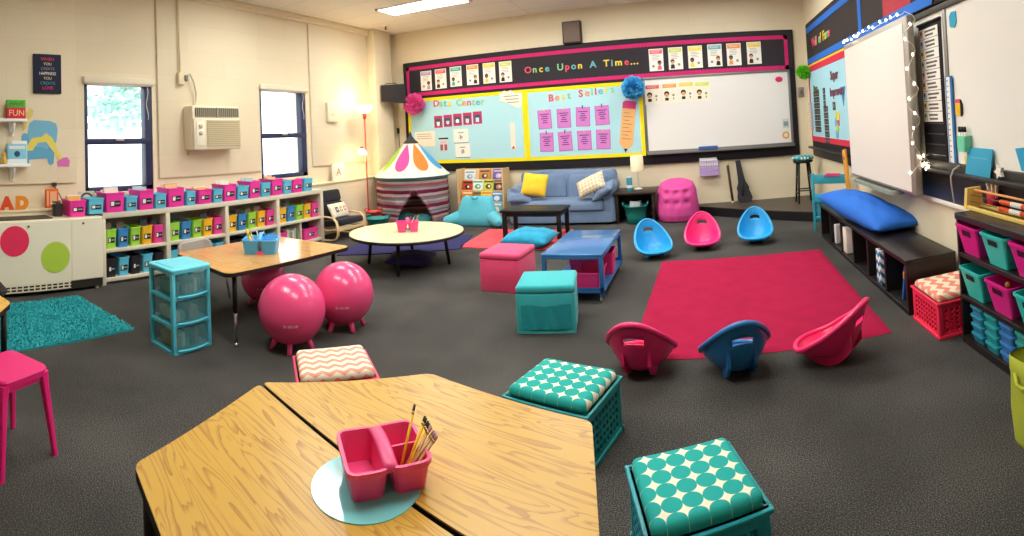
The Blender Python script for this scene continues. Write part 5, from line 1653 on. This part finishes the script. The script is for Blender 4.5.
# ------------------------------------------------------------------ sofa group
t = thing('sofa', 'slate blue slipcovered two seat sofa under the bulletin boards', 'sofa', (-2.01, 7.42, 0))
SF = plain('#7389a8', .9, .12, var=.16, vscale=9, bmp=.9, bscale=16, sheen=.15)
def soft(b_, wv=.006, seed=0):
    rnd = random.Random(seed)
    p = [rnd.uniform(0, 6) for _ in range(6)]
    b_.v = [(x + wv * math.sin(9 * z + 7 * y + p[0]), y + wv * (math.sin(11 * x + p[1]) + .6 * math.sin(17 * z + 8 * x + p[2])), z + wv * (math.sin(12 * x + 5 * y + p[3]) + .5 * math.sin(23 * x + p[4]))) for x, y, z in b_.v]
    return b_
def sbox(w, d, h, r, seed=0, wv=.005, nx=16, ny=10):
    """Soft upholstered block standing on z=0, bulging a little."""
    loops = []
    for z, k in ((0, 1), (r * .3, 1.0), (h * .5, 1.012), (h - r, 1.0), (h - r * .4, 1 - r * .35 / w), (h, 1 - r * 1.1 / w), (h + r * .25, .55), (h + r * .3, .02)):
        kd = 1 - (1 - k) * w / d if k < 1 and k > .6 else k
        loops.append([(x, y, z) for x, y in rrect(w * k, d * max(kd, .02), r * max(k, .02), 6)])
    return soft(B().loft(loops, 0, True), wv, seed)
sbox(1.50, .58, .17, .03, 1, .004).build('base', SF, t).location = (0, -.02, .03)
o = sbox(1.24, .50, .13, .05, 3, .006).build('seat_cushion', SF, t)
o.location = (0, -.08, .205)
for i, s_ in enumerate((-1, 1)):
    o = sbox(.63, .17, .36, .07, 5 + i, .013).build('back_cushion', SF, t)
    o.location = (s_ * .31, .175, .33); o.rotation_euler = (R(-9), 0, 0)
    a = sbox(.17, .60, .40, .06, 8 + i, .006).build('arm', SF, t)
    a.location = (s_ * .69, -.01, .04)
    o = B().tube([(s_ * .66, -.33, .45), (s_ * .68, -.1, .47), (s_ * .69, .2, .49)], [.085, .095, .09], 16)
    soft(o, .006, 12 + i).build('arm_roll', SF, t)
sbox(1.50, .16, .68, .07, 20, .007).build('back_frame', SF, t).location = (0, .25, .04)
for s_ in (-1, 1):
    for y in (-.25, .25):
        B().cyl((s_ * .68, y, 0), (s_ * .68, y, .05), .022, .028, 10).build('foot', BLACKW, t)
YL = fabric('#efc93a', .06)
solo('throw_pillow', pillow_bm(.37, .34, .13, seed=1, wr=.003), YL, 'bright yellow square pillow on the sofa, at the book rack end', 'pillow', (-2.40, 7.20, .57), rot=(R(66), R(8), R(6)))
m_, nt_, b__ = new_mat('cream_tan_check')
v_ = coords(nt_, (26, 26, 26), (0, 0, R(45)))
ck = nd(nt_, 'ShaderNodeTexChecker', Scale=1.0)
ck.inputs['Color1'].default_value = lin('#efe3c8'); ck.inputs['Color2'].default_value = lin('#d2c0a0')
nt_.links.new(v_, ck.inputs['Vector']); nt_.links.new(ck.outputs['Color'], b__.inputs['Base Color']); b__.inputs['Roughness'].default_value = .9
solo('throw_pillow', pillow_bm(.44, .27, .13, seed=2, wr=.003), m_, 'cream patterned pillow on the sofa, leaning on the arm by the end table', 'pillow', (-1.56, 7.15, .555), rot=(R(58), R(-24), R(-8)))
solo('throw_pillow', pillow_bm(.36, .26, .12, seed=3, wr=.006), SF, 'slate blue pillow lying on the sofa arm under the yellow pillow', 'pillow', (-2.62, 7.14, .42), rot=(R(40), R(6), R(25)))
solo('throw_pillow', pillow_bm(.36, .24, .13, seed=5, wr=.008), SF, 'slate blue crumpled pillow on the arm by the end table', 'pillow', (-1.38, 7.13, .47), rot=(R(30), R(-28), R(-20)))

def box_table(name, label, x0, x1, y0, y1, h, th=.03, leg=.05, M=BLACKW, apron=.05, rz=0):
    t = thing(name, label, 'table', ((x0 + x1) / 2, (y0 + y1) / 2, 0), rz)
    w, d = (x1 - x0) / 2, (y1 - y0) / 2
    B().box(-w, w, -d, d, h - th, h, .004).build('tabletop', M, t)
    B().box(-w + .03, w - .03, -d + .03, d - .03, h - th - apron, h - th).build('apron', M, t)
    for sx in (1, -1):
        for sy in (1, -1):
            B().box(sx * (w - .02) - (leg if sx > 0 else 0), sx * (w - .02) + (leg if sx < 0 else 0), sy * (d - .02) - (leg if sy > 0 else 0), sy * (d - .02) + (leg if sy < 0 else 0), 0, h - th, .003).build('leg', M, t)
    return t
box_table('coffee_table', 'black wooden coffee table in front of the blue sofa', -2.53, -1.73, 6.14, 6.62, .365)
t = thing('end_table', 'dark brown end table between the sofa and the pink bean bag', 'table', (-.955, 7.42, 0))
ET = plain('#2f2420', .4, .4, var=.2, vscale=9)
B().box(-.30, .30, -.32, .30, .395, .425, .004).build('tabletop', ET, t)
for s_ in (1, -1):
    B().box(s_ * .27, s_ * .23, -.28, .27, 0, .395, .003).build('side_panel', ET, t)
B().box(-.23, .23, .25, .265, .05, .395).build('back_panel', ET, t)
t = thing('table_lamp', 'white table lamp with tall cream drum shade on the end table', 'lamp', (-.93, 7.42, .425))
B().lathe([(.055, 0), (.06, .01), (.06, .022), (.02, .03)], 20).cyl((0, 0, .02), (0, 0, .28), .008, .008, 8).build('lamp_base', plain('#eeeae0', .4, .4), t)
B().lathe([(.096, .265), (.09, .49), (.087, .49), (.093, .265)], 32, cap0=False, cap1=False).build('lamp_shade', plain('#efe3bf', .8, .2), t)
t = thing('snack_can', 'teal and white tall can beside the table lamp', 'can', (-1.035, 7.28, .425))
B().lathe([(.04, 0), (.042, .004), (.042, .19), (.04, .195)], 20).build('can_body', plain('#3f9fb0', .3, .5), t)
B().lathe([(.0425, .05), (.0425, .09)], 20, cap0=False, cap1=False).build('label_band', plain('#e9efee', .4, .4), t)
B().lathe([(.043, .19), (.043, .205), (.02, .207)], 20).build('lid', plain('#dfe5e4', .4, .4), t)
basket(-.95, 7.17, .165, .25, '#1d9088', 'teal flexible tub with books under the end table')
for i, (x, c, lab) in enumerate(((-.99, '#d8dce0', 'grey covered book standing in the teal tub under the end table'), (-.9, '#6a6a78', 'dark grey book standing in the teal tub under the end table'))):
    solo('paperback', B().box(-.07, .07, -.008, .008, 0, .28, .002), paper(c), lab, 'book', (x, 7.17 + .03 * i, .015), rot=(R(-6), R(6 - 16 * i), 0))

# bean bag
t = thing('bean_bag', 'magenta bean bag chair with a tufted back beside the end table', 'bean bag', (-.375, 7.30, 0))
def bag(u, v):
    a = 2 * PI * u
    prof = [(0, .0), (.27, .005), (.295, .09), (.29, .2), (.282, .32), (.268, .42), (.23, .51), (.14, .555), (0.001, .55)]
    f = v * (len(prof) - 1)
    i = min(int(f), len(prof) - 2)
    q = f - i
    q = q * q * (3 - 2 * q) * .4 + q * .6
    r_ = prof[i][0] * (1 - q) + prof[i + 1][0] * q
    z = prof[i][1] * (1 - q) + prof[i + 1][1] * q
    up = max(0, min(1, (z - .18) / .2))
    r_ *= 1 + .012 * up * math.sin(7 * a + 9 * z) * math.sin(PI * z / .25 + .6) + .012 * math.sin(5 * a + 14 * z) + .01 * math.sin(17 * a + 3)
    y = r_ * math.sin(a)
    sag = .07 * up * (1 if y < 0 else -.2) * min(1, abs(y) / .2)
    x = r_ * math.cos(a)
    dn = 0
    for bx in (-.13, 0, .13):
        for bz in (.26, .39):
            if y < 0:
                dn += math.exp(-((x - bx) ** 2 + (z - sag - bz) ** 2) / .0014)
    return (x * (1 - .03 * dn), (y + .05 * dn) * .95, max(0, z - sag))
BB = plain('#dc4f9c', .7, .3, var=.1, vscale=10, bmp=.25, bscale=50)
B().grid(bag, 72, 44, 0, True, True).build('bag_body', BB, t)
for x in (-.12, .0, .12):
    for z in (.30, .42):
        yy = -.19 if z > .4 else -.215
        B().sph((x * (1 if z < .4 else .8), yy + abs(x) * .35, z - .05), (.014, .008, .014), 8, 6).build('tuft_button', plain('#a82a70', .6, .3), t)

# floor pillow under the coffee table front
solo('floor_pillow', pillow_bm(.58, .46, .2, seed=9, wr=.007), fabric('#2f9fc6', .35, 14), 'bright blue floor pillow in front of the black coffee table', 'pillow', (-2.04, 5.84, .10), rot=(R(5), 0, R(-6)))

# ------------------------------------------------------------------ ottomans
def ottoman(x, y, rz, w, d, h, col, label, pocket=False):
    t = thing('storage_ottoman', label, 'ottoman', (x, y, 0), rz)
    M = plain(col, .85, .15, var=.06, vscale=30, bmp=.3, bscale=300, sheen=.2)
    B().box(-w / 2, w / 2, -d / 2, d / 2, 0, h - .055, .008).build('box_body', M, t)
    B().box(-w / 2 - .006, w / 2 + .006, -d / 2 - .006, d / 2 + .006, h - .055, h, .022, seg=4).build('padded_lid', M, t)
    if pocket:
        def f(u, v):
            x_ = (u - .5) * (w - .05)
            z = .03 + v * (.155 + .006 * math.sin(u * 9))
            dip = .012 + .006 * math.sin(u * 19) * v + .004 * math.sin(u * 31 + 5 * v)
            return (x_, -d / 2 - dip * min(1, 6 * u, 6 * (1 - u)), z)
        B().grid(f, 40, 12).build('front_pocket', plain('#2c9fa6', .85, .15, var=.08, vscale=30, bmp=.3, bscale=300), t)
        e = B()
        e.box(-w / 2 - .003, -w / 2 + .008, -d / 2 - .004, -d / 2 + .004, .004, h - .06).box(w / 2 - .008, w / 2 + .003, -d / 2 - .004, -d / 2 + .004, .004, h - .06).box(-w / 2, w / 2, -d / 2 - .004, -d / 2 + .004, .0, .012)
        e.build('piping', plain('#48bdbd', .8, .2), t)
    return t
ottoman(-1.725, 4.325, R(-2), .36, .41, .325, '#f5507c', 'hot pink fabric cube ottoman beside the blue rolling cart')
ottoman(-1.12, 3.53, R(11), .39, .375, .315, '#3cb6bc', 'teal fabric cube ottoman with a front pocket, nearer than the pink ottoman', True)

# blue rolling cart
t = thing('rolling_cart', 'blue metal rolling cart on casters holding pink bins', 'cart', (-1.05, 4.42, 0))
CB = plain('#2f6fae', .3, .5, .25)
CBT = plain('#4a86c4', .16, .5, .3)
w, d = .245, .47
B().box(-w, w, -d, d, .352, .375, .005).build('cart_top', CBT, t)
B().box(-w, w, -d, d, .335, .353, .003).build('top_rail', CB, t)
for sx in (1, -1):
    for sy in (1, -1):
        B().box(sx * w, sx * (w - .032), sy * d, sy * (d - .032), .05, .34, .003).build('post', CB, t)
B().box(-w, w, -d, d, .075, .092, .003).box(-w, w, -d, -d + .012, .092, .115).box(-w, w, d - .012, d, .092, .115).build('lower_shelf', CB, t)
for sx in (1, -1):
    for sy in (1, -1):
        c = B().box(sx * (w - .03) - .012, sx * (w - .03) + .012, sy * (d - .03) - .014, sy * (d - .03) + .014, .03, .055, .003)
        c.build('caster_fork', CHROME, t)
        B().cyl((sx * (w - .03) - .009, sy * (d - .03), .022), (sx * (w - .03) + .009, sy * (d - .03), .022), .022, .022, 14).build('caster_wheel', plain('#8f8f92', .4, .4), t)
def cart_bin(x, y, rz, w_, d_, h_, label, col='#ee3d86'):
    t = thing('storage_bin', label, 'bin', (x, y, .094), rz, 'pink bins on the blue cart')
    B().tub(w_, d_, h_, .85, .005, .015, .007).build('bin_body', plastic(col, .4), t)
    return t
cart_bin(-.945, 4.13, 0, .21, .3, .13, 'pink bin at the front end of the blue cart lower shelf')
cart_bin(-1.06, 4.50, 0, .26, .3, .2, 'taller pink bin in the middle of the blue cart lower shelf', '#e83f8e')
o = cart_bin(-.93, 4.52, R(4), .13, .26, .18, 'narrow pink bin at the open side of the blue cart')
o.location = (-.875, 4.52, .094)

# ------------------------------------------------------------------ rocker seats
C0 = (0, -.02, .035)
def rk(s, th, e=0.0):
    sn, cs = math.sin(th), math.cos(th)
    t_ = s * sn
    ay = .24 if sn > 0 else .17
    ax = .18 * (1 - .06 * max(0, t_))
    zr = .08 + .262 * max(0, (sn + 1) / 2) ** 1.95
    x, y = s * cs * ax, C0[1] + ay * t_
    z = C0[2] + (zr - C0[2]) * s ** 3.6
    return (x, y, z)
def rk_z(x, y):
    t_ = (y - C0[1]) / (.24 if y > C0[1] else .17)
    xx = x / (.18 * (1 - .06 * max(0, t_)))
    s = max(1e-3, math.hypot(t_, xx))
    return rk(s, math.atan2(t_, xx))[2] if s <= 1.3 else .3
def hole(u, v):
    a = (u * 360) % 360
    return 68 < a < 112 and .872 < v < .925
rb = B().grid(lambda u, v: rk(max(v, .001), 2 * PI * u), 90, 40, 0, True, True, None, hole)
ME_SH = rb.mesh('seat_shell')
rr = B()
rim = [rk(1.0, 2 * PI * k / 72) for k in range(72)]
rr.ring(rim, .0125, 8)
outer = [(x * 1.06, C0[1] + (y - C0[1]) * 1.06, z - .004) for x, y, z in rim]
rr.ring([((a[0] + b[0]) / 2, (a[1] + b[1]) / 2, (a[2] + b[2]) / 2) for a, b in zip(rim, outer)], .0135, 8)
hp = [rk(.874, R(a)) for a in range(68, 113, 4)] + [rk(.925, R(a)) for a in range(112, 67, -4)]
rr.ring(hp, .006, 6)
ME_RIM = rr.mesh('rim')
def fin_mesh(x):
    b = B()
    top, bot = [], []
    n = 24
    for k in range(n + 1):
        y = -.14 + .30 * k / n
        zb = .0 + .055 * ((y - .0) / .15) ** 2 if y < 0 else .0 + .10 * (y / .16) ** 2.2
        zt = rk_z(x, y) + .002
        bot.append((y, min(zb, zt - .002)))
        top.append((y, zt))
    pl = bot + top[::-1]
    return b.loft([[(x - .008, y, z) for y, z in pl], [(x + .008, y, z) for y, z in pl]], 0, False).mesh('rocker_fin')
ME_F = [fin_mesh(-.07), fin_mesh(.07)]
def rocker(x, y, rz, col, label, tilt=0):
    t = thing('floor_rocker', label, 'rocker seat', (x, y, 0), rz, 'scoop rocker seats around the crimson rug')
    M = plastic(col, .3)
    for nm, me in (('seat_shell', ME_SH), ('rim', ME_RIM), ('rocker_fin', ME_F[0]), ('rocker_fin', ME_F[1])):
        if not me.materials:
            me.materials.append(PINK)
        o = D.objects.new(nm, me)
        COL.objects.link(o)
        o.parent = t
        o.material_slots[0].link = 'OBJECT'
        o.material_slots[0].material = M
        if nm == 'seat_shell':
            modify(o, 'SOLIDIFY', thickness=.009, offset=0)
    return t
SKY = '#22a3e4'
RP = '#f2256f'
rocker(-.55, 5.32, R(20), SKY, 'blue rocker seat facing the rug, the one nearest the blue cart')
rocker(-.045, 5.58, R(0), '#f02c80', 'pink rocker seat facing the rug, between the two blue ones by the stage')
rocker(.53, 5.66, R(-6), SKY, 'blue rocker seat facing the rug, the one nearest the low black bench')
rocker(-.395, 2.86, R(176), RP, 'pink rocker seat seen from behind, near the corner of the crimson rug')
rocker(.115, 2.80, R(190), '#1c6fae', 'blue rocker seat seen from behind at the near edge of the crimson rug')
rocker(.635, 2.80, R(-130), RP, 'pink rocker seat turned sideways at the near edge of the crimson rug')

# ------------------------------------------------------------------ cubby bench
t = thing('cubby_bench', 'long low black cubby bench along the wall beside the rug', 'bench', (1.43, 4.375, 0), 0)
BW = plain('#1f1a1a', .35, .45, var=.25, vscale=7)
w, d, h = .185, 1.225, .36
B().box(-w, w, -d, d, h - .032, h, .003).build('bench_top', BW, t)
B().box(-w + .002, w, -d + .002, d - .002, 0, .035, .003).build('base_board', BW, t)
for k in range(7):
    y = -d + .018 + (2 * d - .036) * k / 6
    B().box(-w + .003, w, y - .015, y + .015, .035, h - .032).build('upright', BW, t)
B().box(w - .01, w, -d + .02, d - .02, .03, h - .03).build('back_board', BW, t)
def cub(k, f):
    return 4.375 - d + .018 + (2 * d - .036) * (k + f) / 6
CH3 = chevron_mat('#2b6f9c', '#e9eceb', .07, .03, 1.0, True)
for i, (x, y, wd, ht, m, lab) in enumerate(((1.27, cub(1, .42), .10, .26, CH3, 'blue and white chevron fabric bin poking out of a bench cubby'),
                                            (1.28, cub(3, .85), .12, .235, plain('#ece5d6', .7, .2, var=.1, vscale=20), 'cream patterned fabric bin in a bench cubby below the blue pillow'),
                                            (1.29, cub(4, .8), .07, .19, plain('#d9d8d4', .7, .2), 'pale looped strap bag in the bench cubby under the pillow end'))):
    b = B().box(-.015, .22, -wd / 2, wd / 2, 0, ht, .008)
    solo('fabric_bin', b, m, lab, 'bin', (x, y, .037))
t = thing('picture_book', 'blue book with an orange spot leaning in the nearest bench cubby', 'book', (1.285, cub(0, .45), .037))
o = B().box(0, .2, -.012, .012, 0, .25, .002).build('book_cover', paper('#2f5fa8'), t)
o.rotation_euler = (R(16), 0, 0)
B().box(-.001, .0, -.01, .01, .17, .21).sph((-.002, 0, .2), (.004, .014, .02), 8, 6).build('cover_spot', paper('#e0963c'), o)
solo('floor_pillow', pillow_bm(1.38, .43, .22, seed=13, wr=.006, nu=40), plain('#2f6fd0', .8, .2, var=.06, vscale=8, bmp=.2, bscale=90), 'large royal blue pillow lying on the black cubby bench', 'pillow', (1.42, 4.53, .465), rot=(0, R(-4), R(97)))

# teal ladder back chair by the bench end
t = thing('folding_chair', 'teal painted wooden chair with two broad slats standing at the far bench end', 'chair', (1.425, 5.80, 0), R(-31))
TP = plain('#35a3b8', .45, .35, var=.08, vscale=12)
for s_ in (1, -1):
    B().box(s_ * .205 - .016, s_ * .205 + .016, -.014, .014, 0, .665, .004).build('post', TP, t)
B().box(-.19, .19, -.012, .012, .545, .65, .004).build('back_slat', TP, t)
B().box(-.19, .19, -.012, .012, .33, .43, .004).build('back_slat', TP, t)
B().box(-.185, .185, .014, .06, .10, .36, .006).build('folded_seat', TP, t)
B().box(-.19, .19, -.01, .01, .14, .17, .003).build('rung', TP, t)
solo('painted_plaque', B().slab([(-.10, .0), (.09, .0), (.10, .03), (-.06, .035)], -.016, 0), plain('#e04a86', .5, .3), 'pink painted strip on the top slat of the teal chair', 'strip', (1.45, 5.775, .63), R(-31))

# ------------------------------------------------------------------ black bookcase with bins
t = thing('bookcase', 'black low bookcase with pink and teal bins at the edge of the room', 'bookcase', (1.508, 1.885, 0))
w, d, h = .144, .75, .74
for y in (-d, -.0, d):
    B().box(-w, w, y - (.02 if y > 0 else 0), y + (.02 if y <= 0 else 0), 0, h - .03, .002).build('side_panel' if y else 'upright', BW, t)
B().box(-w - .006, w, -d - .005, d + .005, h - .035, h, .003).build('top_board', BW, t)
for z in (.0, .255, .495):
    B().box(-w, w, -d + .02, d - .02, z, z + .025 + (.02 if z == 0 else 0), .002).build('shelf', BW, t)
B().box(w - .008, w, -d + .01, d - .01, .0, h - .02).build('back_board', BW, t)
def shelf_bin(y, z, col, label, h_=.155):
    t = thing('book_bin', label, 'bin', (1.475, y, z), -PI / 2, 'slotted bins in the black bookcase')
    b = B().tub(.225, .25, h_, .74, .005, .015, .007)
    M = plastic(col, .35)
    b.build('bin_body', M, t)
    yy = lambda q: -.125 * (.74 + .26 * q / h_) - .0035
    a, c = h_ * .66, h_ * .84
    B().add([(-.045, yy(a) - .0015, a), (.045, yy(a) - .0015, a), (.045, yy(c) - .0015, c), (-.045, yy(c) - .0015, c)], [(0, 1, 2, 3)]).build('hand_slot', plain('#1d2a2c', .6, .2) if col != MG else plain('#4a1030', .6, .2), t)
    return t
MG, TG = '#e0248e', '#30c4ba'
for i, (y, c) in enumerate(((2.505, MG), (2.235, TG), (1.97, MG))):
    shelf_bin(y, .522, c, '%s slotted bin on the upper bookcase shelf, %s from the crate stool end' % ('pink' if c == MG else 'teal', ORD[i]), .165)
for i, (y, c) in enumerate(((2.49, TG), (2.215, MG), (1.95, TG))):
    shelf_bin(y, .282, c, '%s slotted bin on the middle bookcase shelf, %s from the crate stool end' % ('pink' if c == MG else 'teal', ORD[i]), .165)
solo('paper_roll', B().cyl((0, -.07, 0), (0, .07, 0), .03, .03, 14), plain('#3aa9b8', .5, .3), 'teal rolled item lying in the first pink bin of the upper bookcase shelf', 'roll', (1.50, 2.505, .67))
solo('wooden_ball', B().sph((0, 0, 0), .018, 12, 8), plain('#b0662c', .4, .4), 'small orange brown ball on top of the pink bin in the middle shelf', 'ball', (1.40, 2.18, .44))
TBX = ['#2f8fae', '#2aa0a6', '#3f7fc0', '#3a9f98']
for c in range(4):
    for r_ in range(4):
        y, z = 2.48 - .145 * c, .046 + .05 * r_
        t = thing('pencil_box', 'small %s lidded box, bottom bookcase shelf, stack %s from the stool, layer %s' % (['blue teal', 'green teal', 'blue', 'sea green'][c], ['one', 'two', 'three', 'four'][c], ['one', 'two', 'three', 'four'][r_]), 'box', (1.47, y, z), -PI / 2, 'lidded boxes on the bottom bookcase shelf')
        B().loft([[(x, yy, zz) for x, yy in rrect(.12 * k, .2 * k, .015)] for zz, k in ((0, .9), (.036, 1))], 0, False).build('box_body', clear_plastic('box_' + TBX[c], TBX[c], .85, .25) if ('x', c) not in _M else _M[('x', c)], t)
        _M[('x', c)] = D.objects[t.children[0].name].active_material
        B().loft([[(x, yy, zz) for x, yy in rrect(.126, .206, .016)] for zz in (.036, .046)], 0, False).build('box_lid', plastic(TBX[c], .3), t)

# abacus on top
t = thing('abacus', 'yellow wooden bead abacus with orange and white beads on the black bookcase', 'abacus', (1.515, 2.375, .74))
YW = plain('#e8c76a', .45, .35, var=.1, vscale=10)
for s_, y in ((1, .31), (-1, -.34)):
    B().loft([[(x, y - .016, z) for x, z in ((-.06, 0), (.06, 0), (.045, .12), (-.045, .12))], [(x, y + .016, z) for x, z in ((-.06, 0), (.06, 0), (.045, .12), (-.045, .12))]], 0, False).build('end_panel', YW, t)
B().box(-.055, -.035, -.34, .31, .0, .022, .003).build('base_rail', YW, t)
B().box(.035, .055, -.34, .31, 0, .022, .003).build('base_rail', YW, t)
B().cyl((0, -.34, .108), (0, .31, .108), .007, .007, 8).build('top_rail', plain('#e3a05a', .4, .4), t)
OB, WBD = plain('#e85a22', .3, .5), plain('#f3eee4', .3, .5)
for x, z in ((-.03, .045), (-.02, .08)):
    B().cyl((x, -.34, z), (x, .31, z), .003, .003, 6).build('rod', CHROME, t)
    for k in range(14):
        B().lathe([(.006, -.0085), (.014, -.004), (.014, .004), (.006, .0085)], 12, mtx=Matrix.Translation((x, -.03 - .02 * k, z)) @ Matrix.Rotation(R(90), 4, 'X')).build('bead', OB if (k // 5) % 2 == 0 else WBD, t)
t = thing('craft_cup', 'red cup holding pale plaster pieces behind the abacus', 'cup', (1.60, 2.60, .74))
B().lathe([(.032, 0), (.042, .10), (.038, .10), (.03, .006)], 20).build('cup_body', plain('#e2304a', .4, .4), t)
for i in range(3):
    solo('plaster_piece', B().loft([[(x, y, z) for x, y in rrect(.02, .014, .005)] for z in (0, .12)], 0, False).sph((0, 0, .125), (.016, .012, .018), 8, 6), plain('#e9dcbc', .7, .2), 'pale plaster piece in the red cup, %s along' % ORD[i], 'craft piece', (1.60, 2.622 - .02 * i, .752), group='plaster pieces in the red cup', rot=(R(-14 + 14 * i), 0, 0))

# lime fabric hamper at the frame edge
t = thing('fabric_hamper', 'lime green soft fabric bin at the edge of view in front of the black bookcase', 'fabric bin', (1.20, 1.64, 0), R(4))
LG = plain('#b4bb44', .9, .12, var=.12, vscale=12, bmp=.3, bscale=200)
hm = []
for z, k in ((0, .94), (.02, 1), (.15, 1.02), (.29, 1.0), (.30, 1.03), (.35, 1.03), (.355, 1.0)):
    hm.append([(x + .004 * math.sin(9 * y + z * 20), y, z) for x, y in rrect(.21 * k, .21 * k, .03, 4)])
B().loft(hm, 0, True, True, False).build('bin_body', LG, t)
B().loft([[(x, y, z) for x, y in rrect(.20, .20, .03, 4)] for z in (.30, .352)], 0, True, True, False).build('lining', plain('#a7b038', .9, .1), t)
B().tube([(-.108, -.05, .3), (-.125, -.02, .27), (-.125, .02, .27), (-.108, .05, .3)], .008, 8).build('handle', LG, t)

# ------------------------------------------------------------------ daylight, exposure, camera
wd = D.worlds.new('overcast_daylight')
SC.world = wd
wd.use_nodes = True
bg = wd.node_tree.nodes['Background']
bg.inputs['Color'].default_value = (.93, .97, 1.0, 1)
bg.inputs['Strength'].default_value = 1.7

cd = D.cameras.new('room_camera')
cam = D.objects.new('room_camera', cd)
COL.objects.link(cam)
cd.type = 'PANO'
cd.panorama_type = 'CENTRAL_CYLINDRICAL'
F_ = 523.17
Y0_ = 115.56
cd.central_cylindrical_radius = 1.0
cd.central_cylindrical_range_u_min = -512 / F_
cd.central_cylindrical_range_u_max = 512 / F_
cd.central_cylindrical_range_v_min = -(536 - Y0_) / F_
cd.central_cylindrical_range_v_max = Y0_ / F_
cd.clip_start = .02
cd.clip_end = 200
cd.lens = 18
rt = Vector((0.934813, 0.351085, -0.053524))
fw = Vector((-0.349857, 0.936286, 0.031107))
up = Vector((0.061035, -0.010354, 0.998082))
mt = Matrix((rt, up, -fw)).transposed().to_4x4()
mt.translation = (0, 0, 1.35)
cam.matrix_world = mt
SC.camera = cam
vs = SC.view_settings
vs.view_transform = 'Standard'
vs.look = 'None'
vs.gamma = 1
vs.use_curve_mapping = False
vs.exposure = 1.46
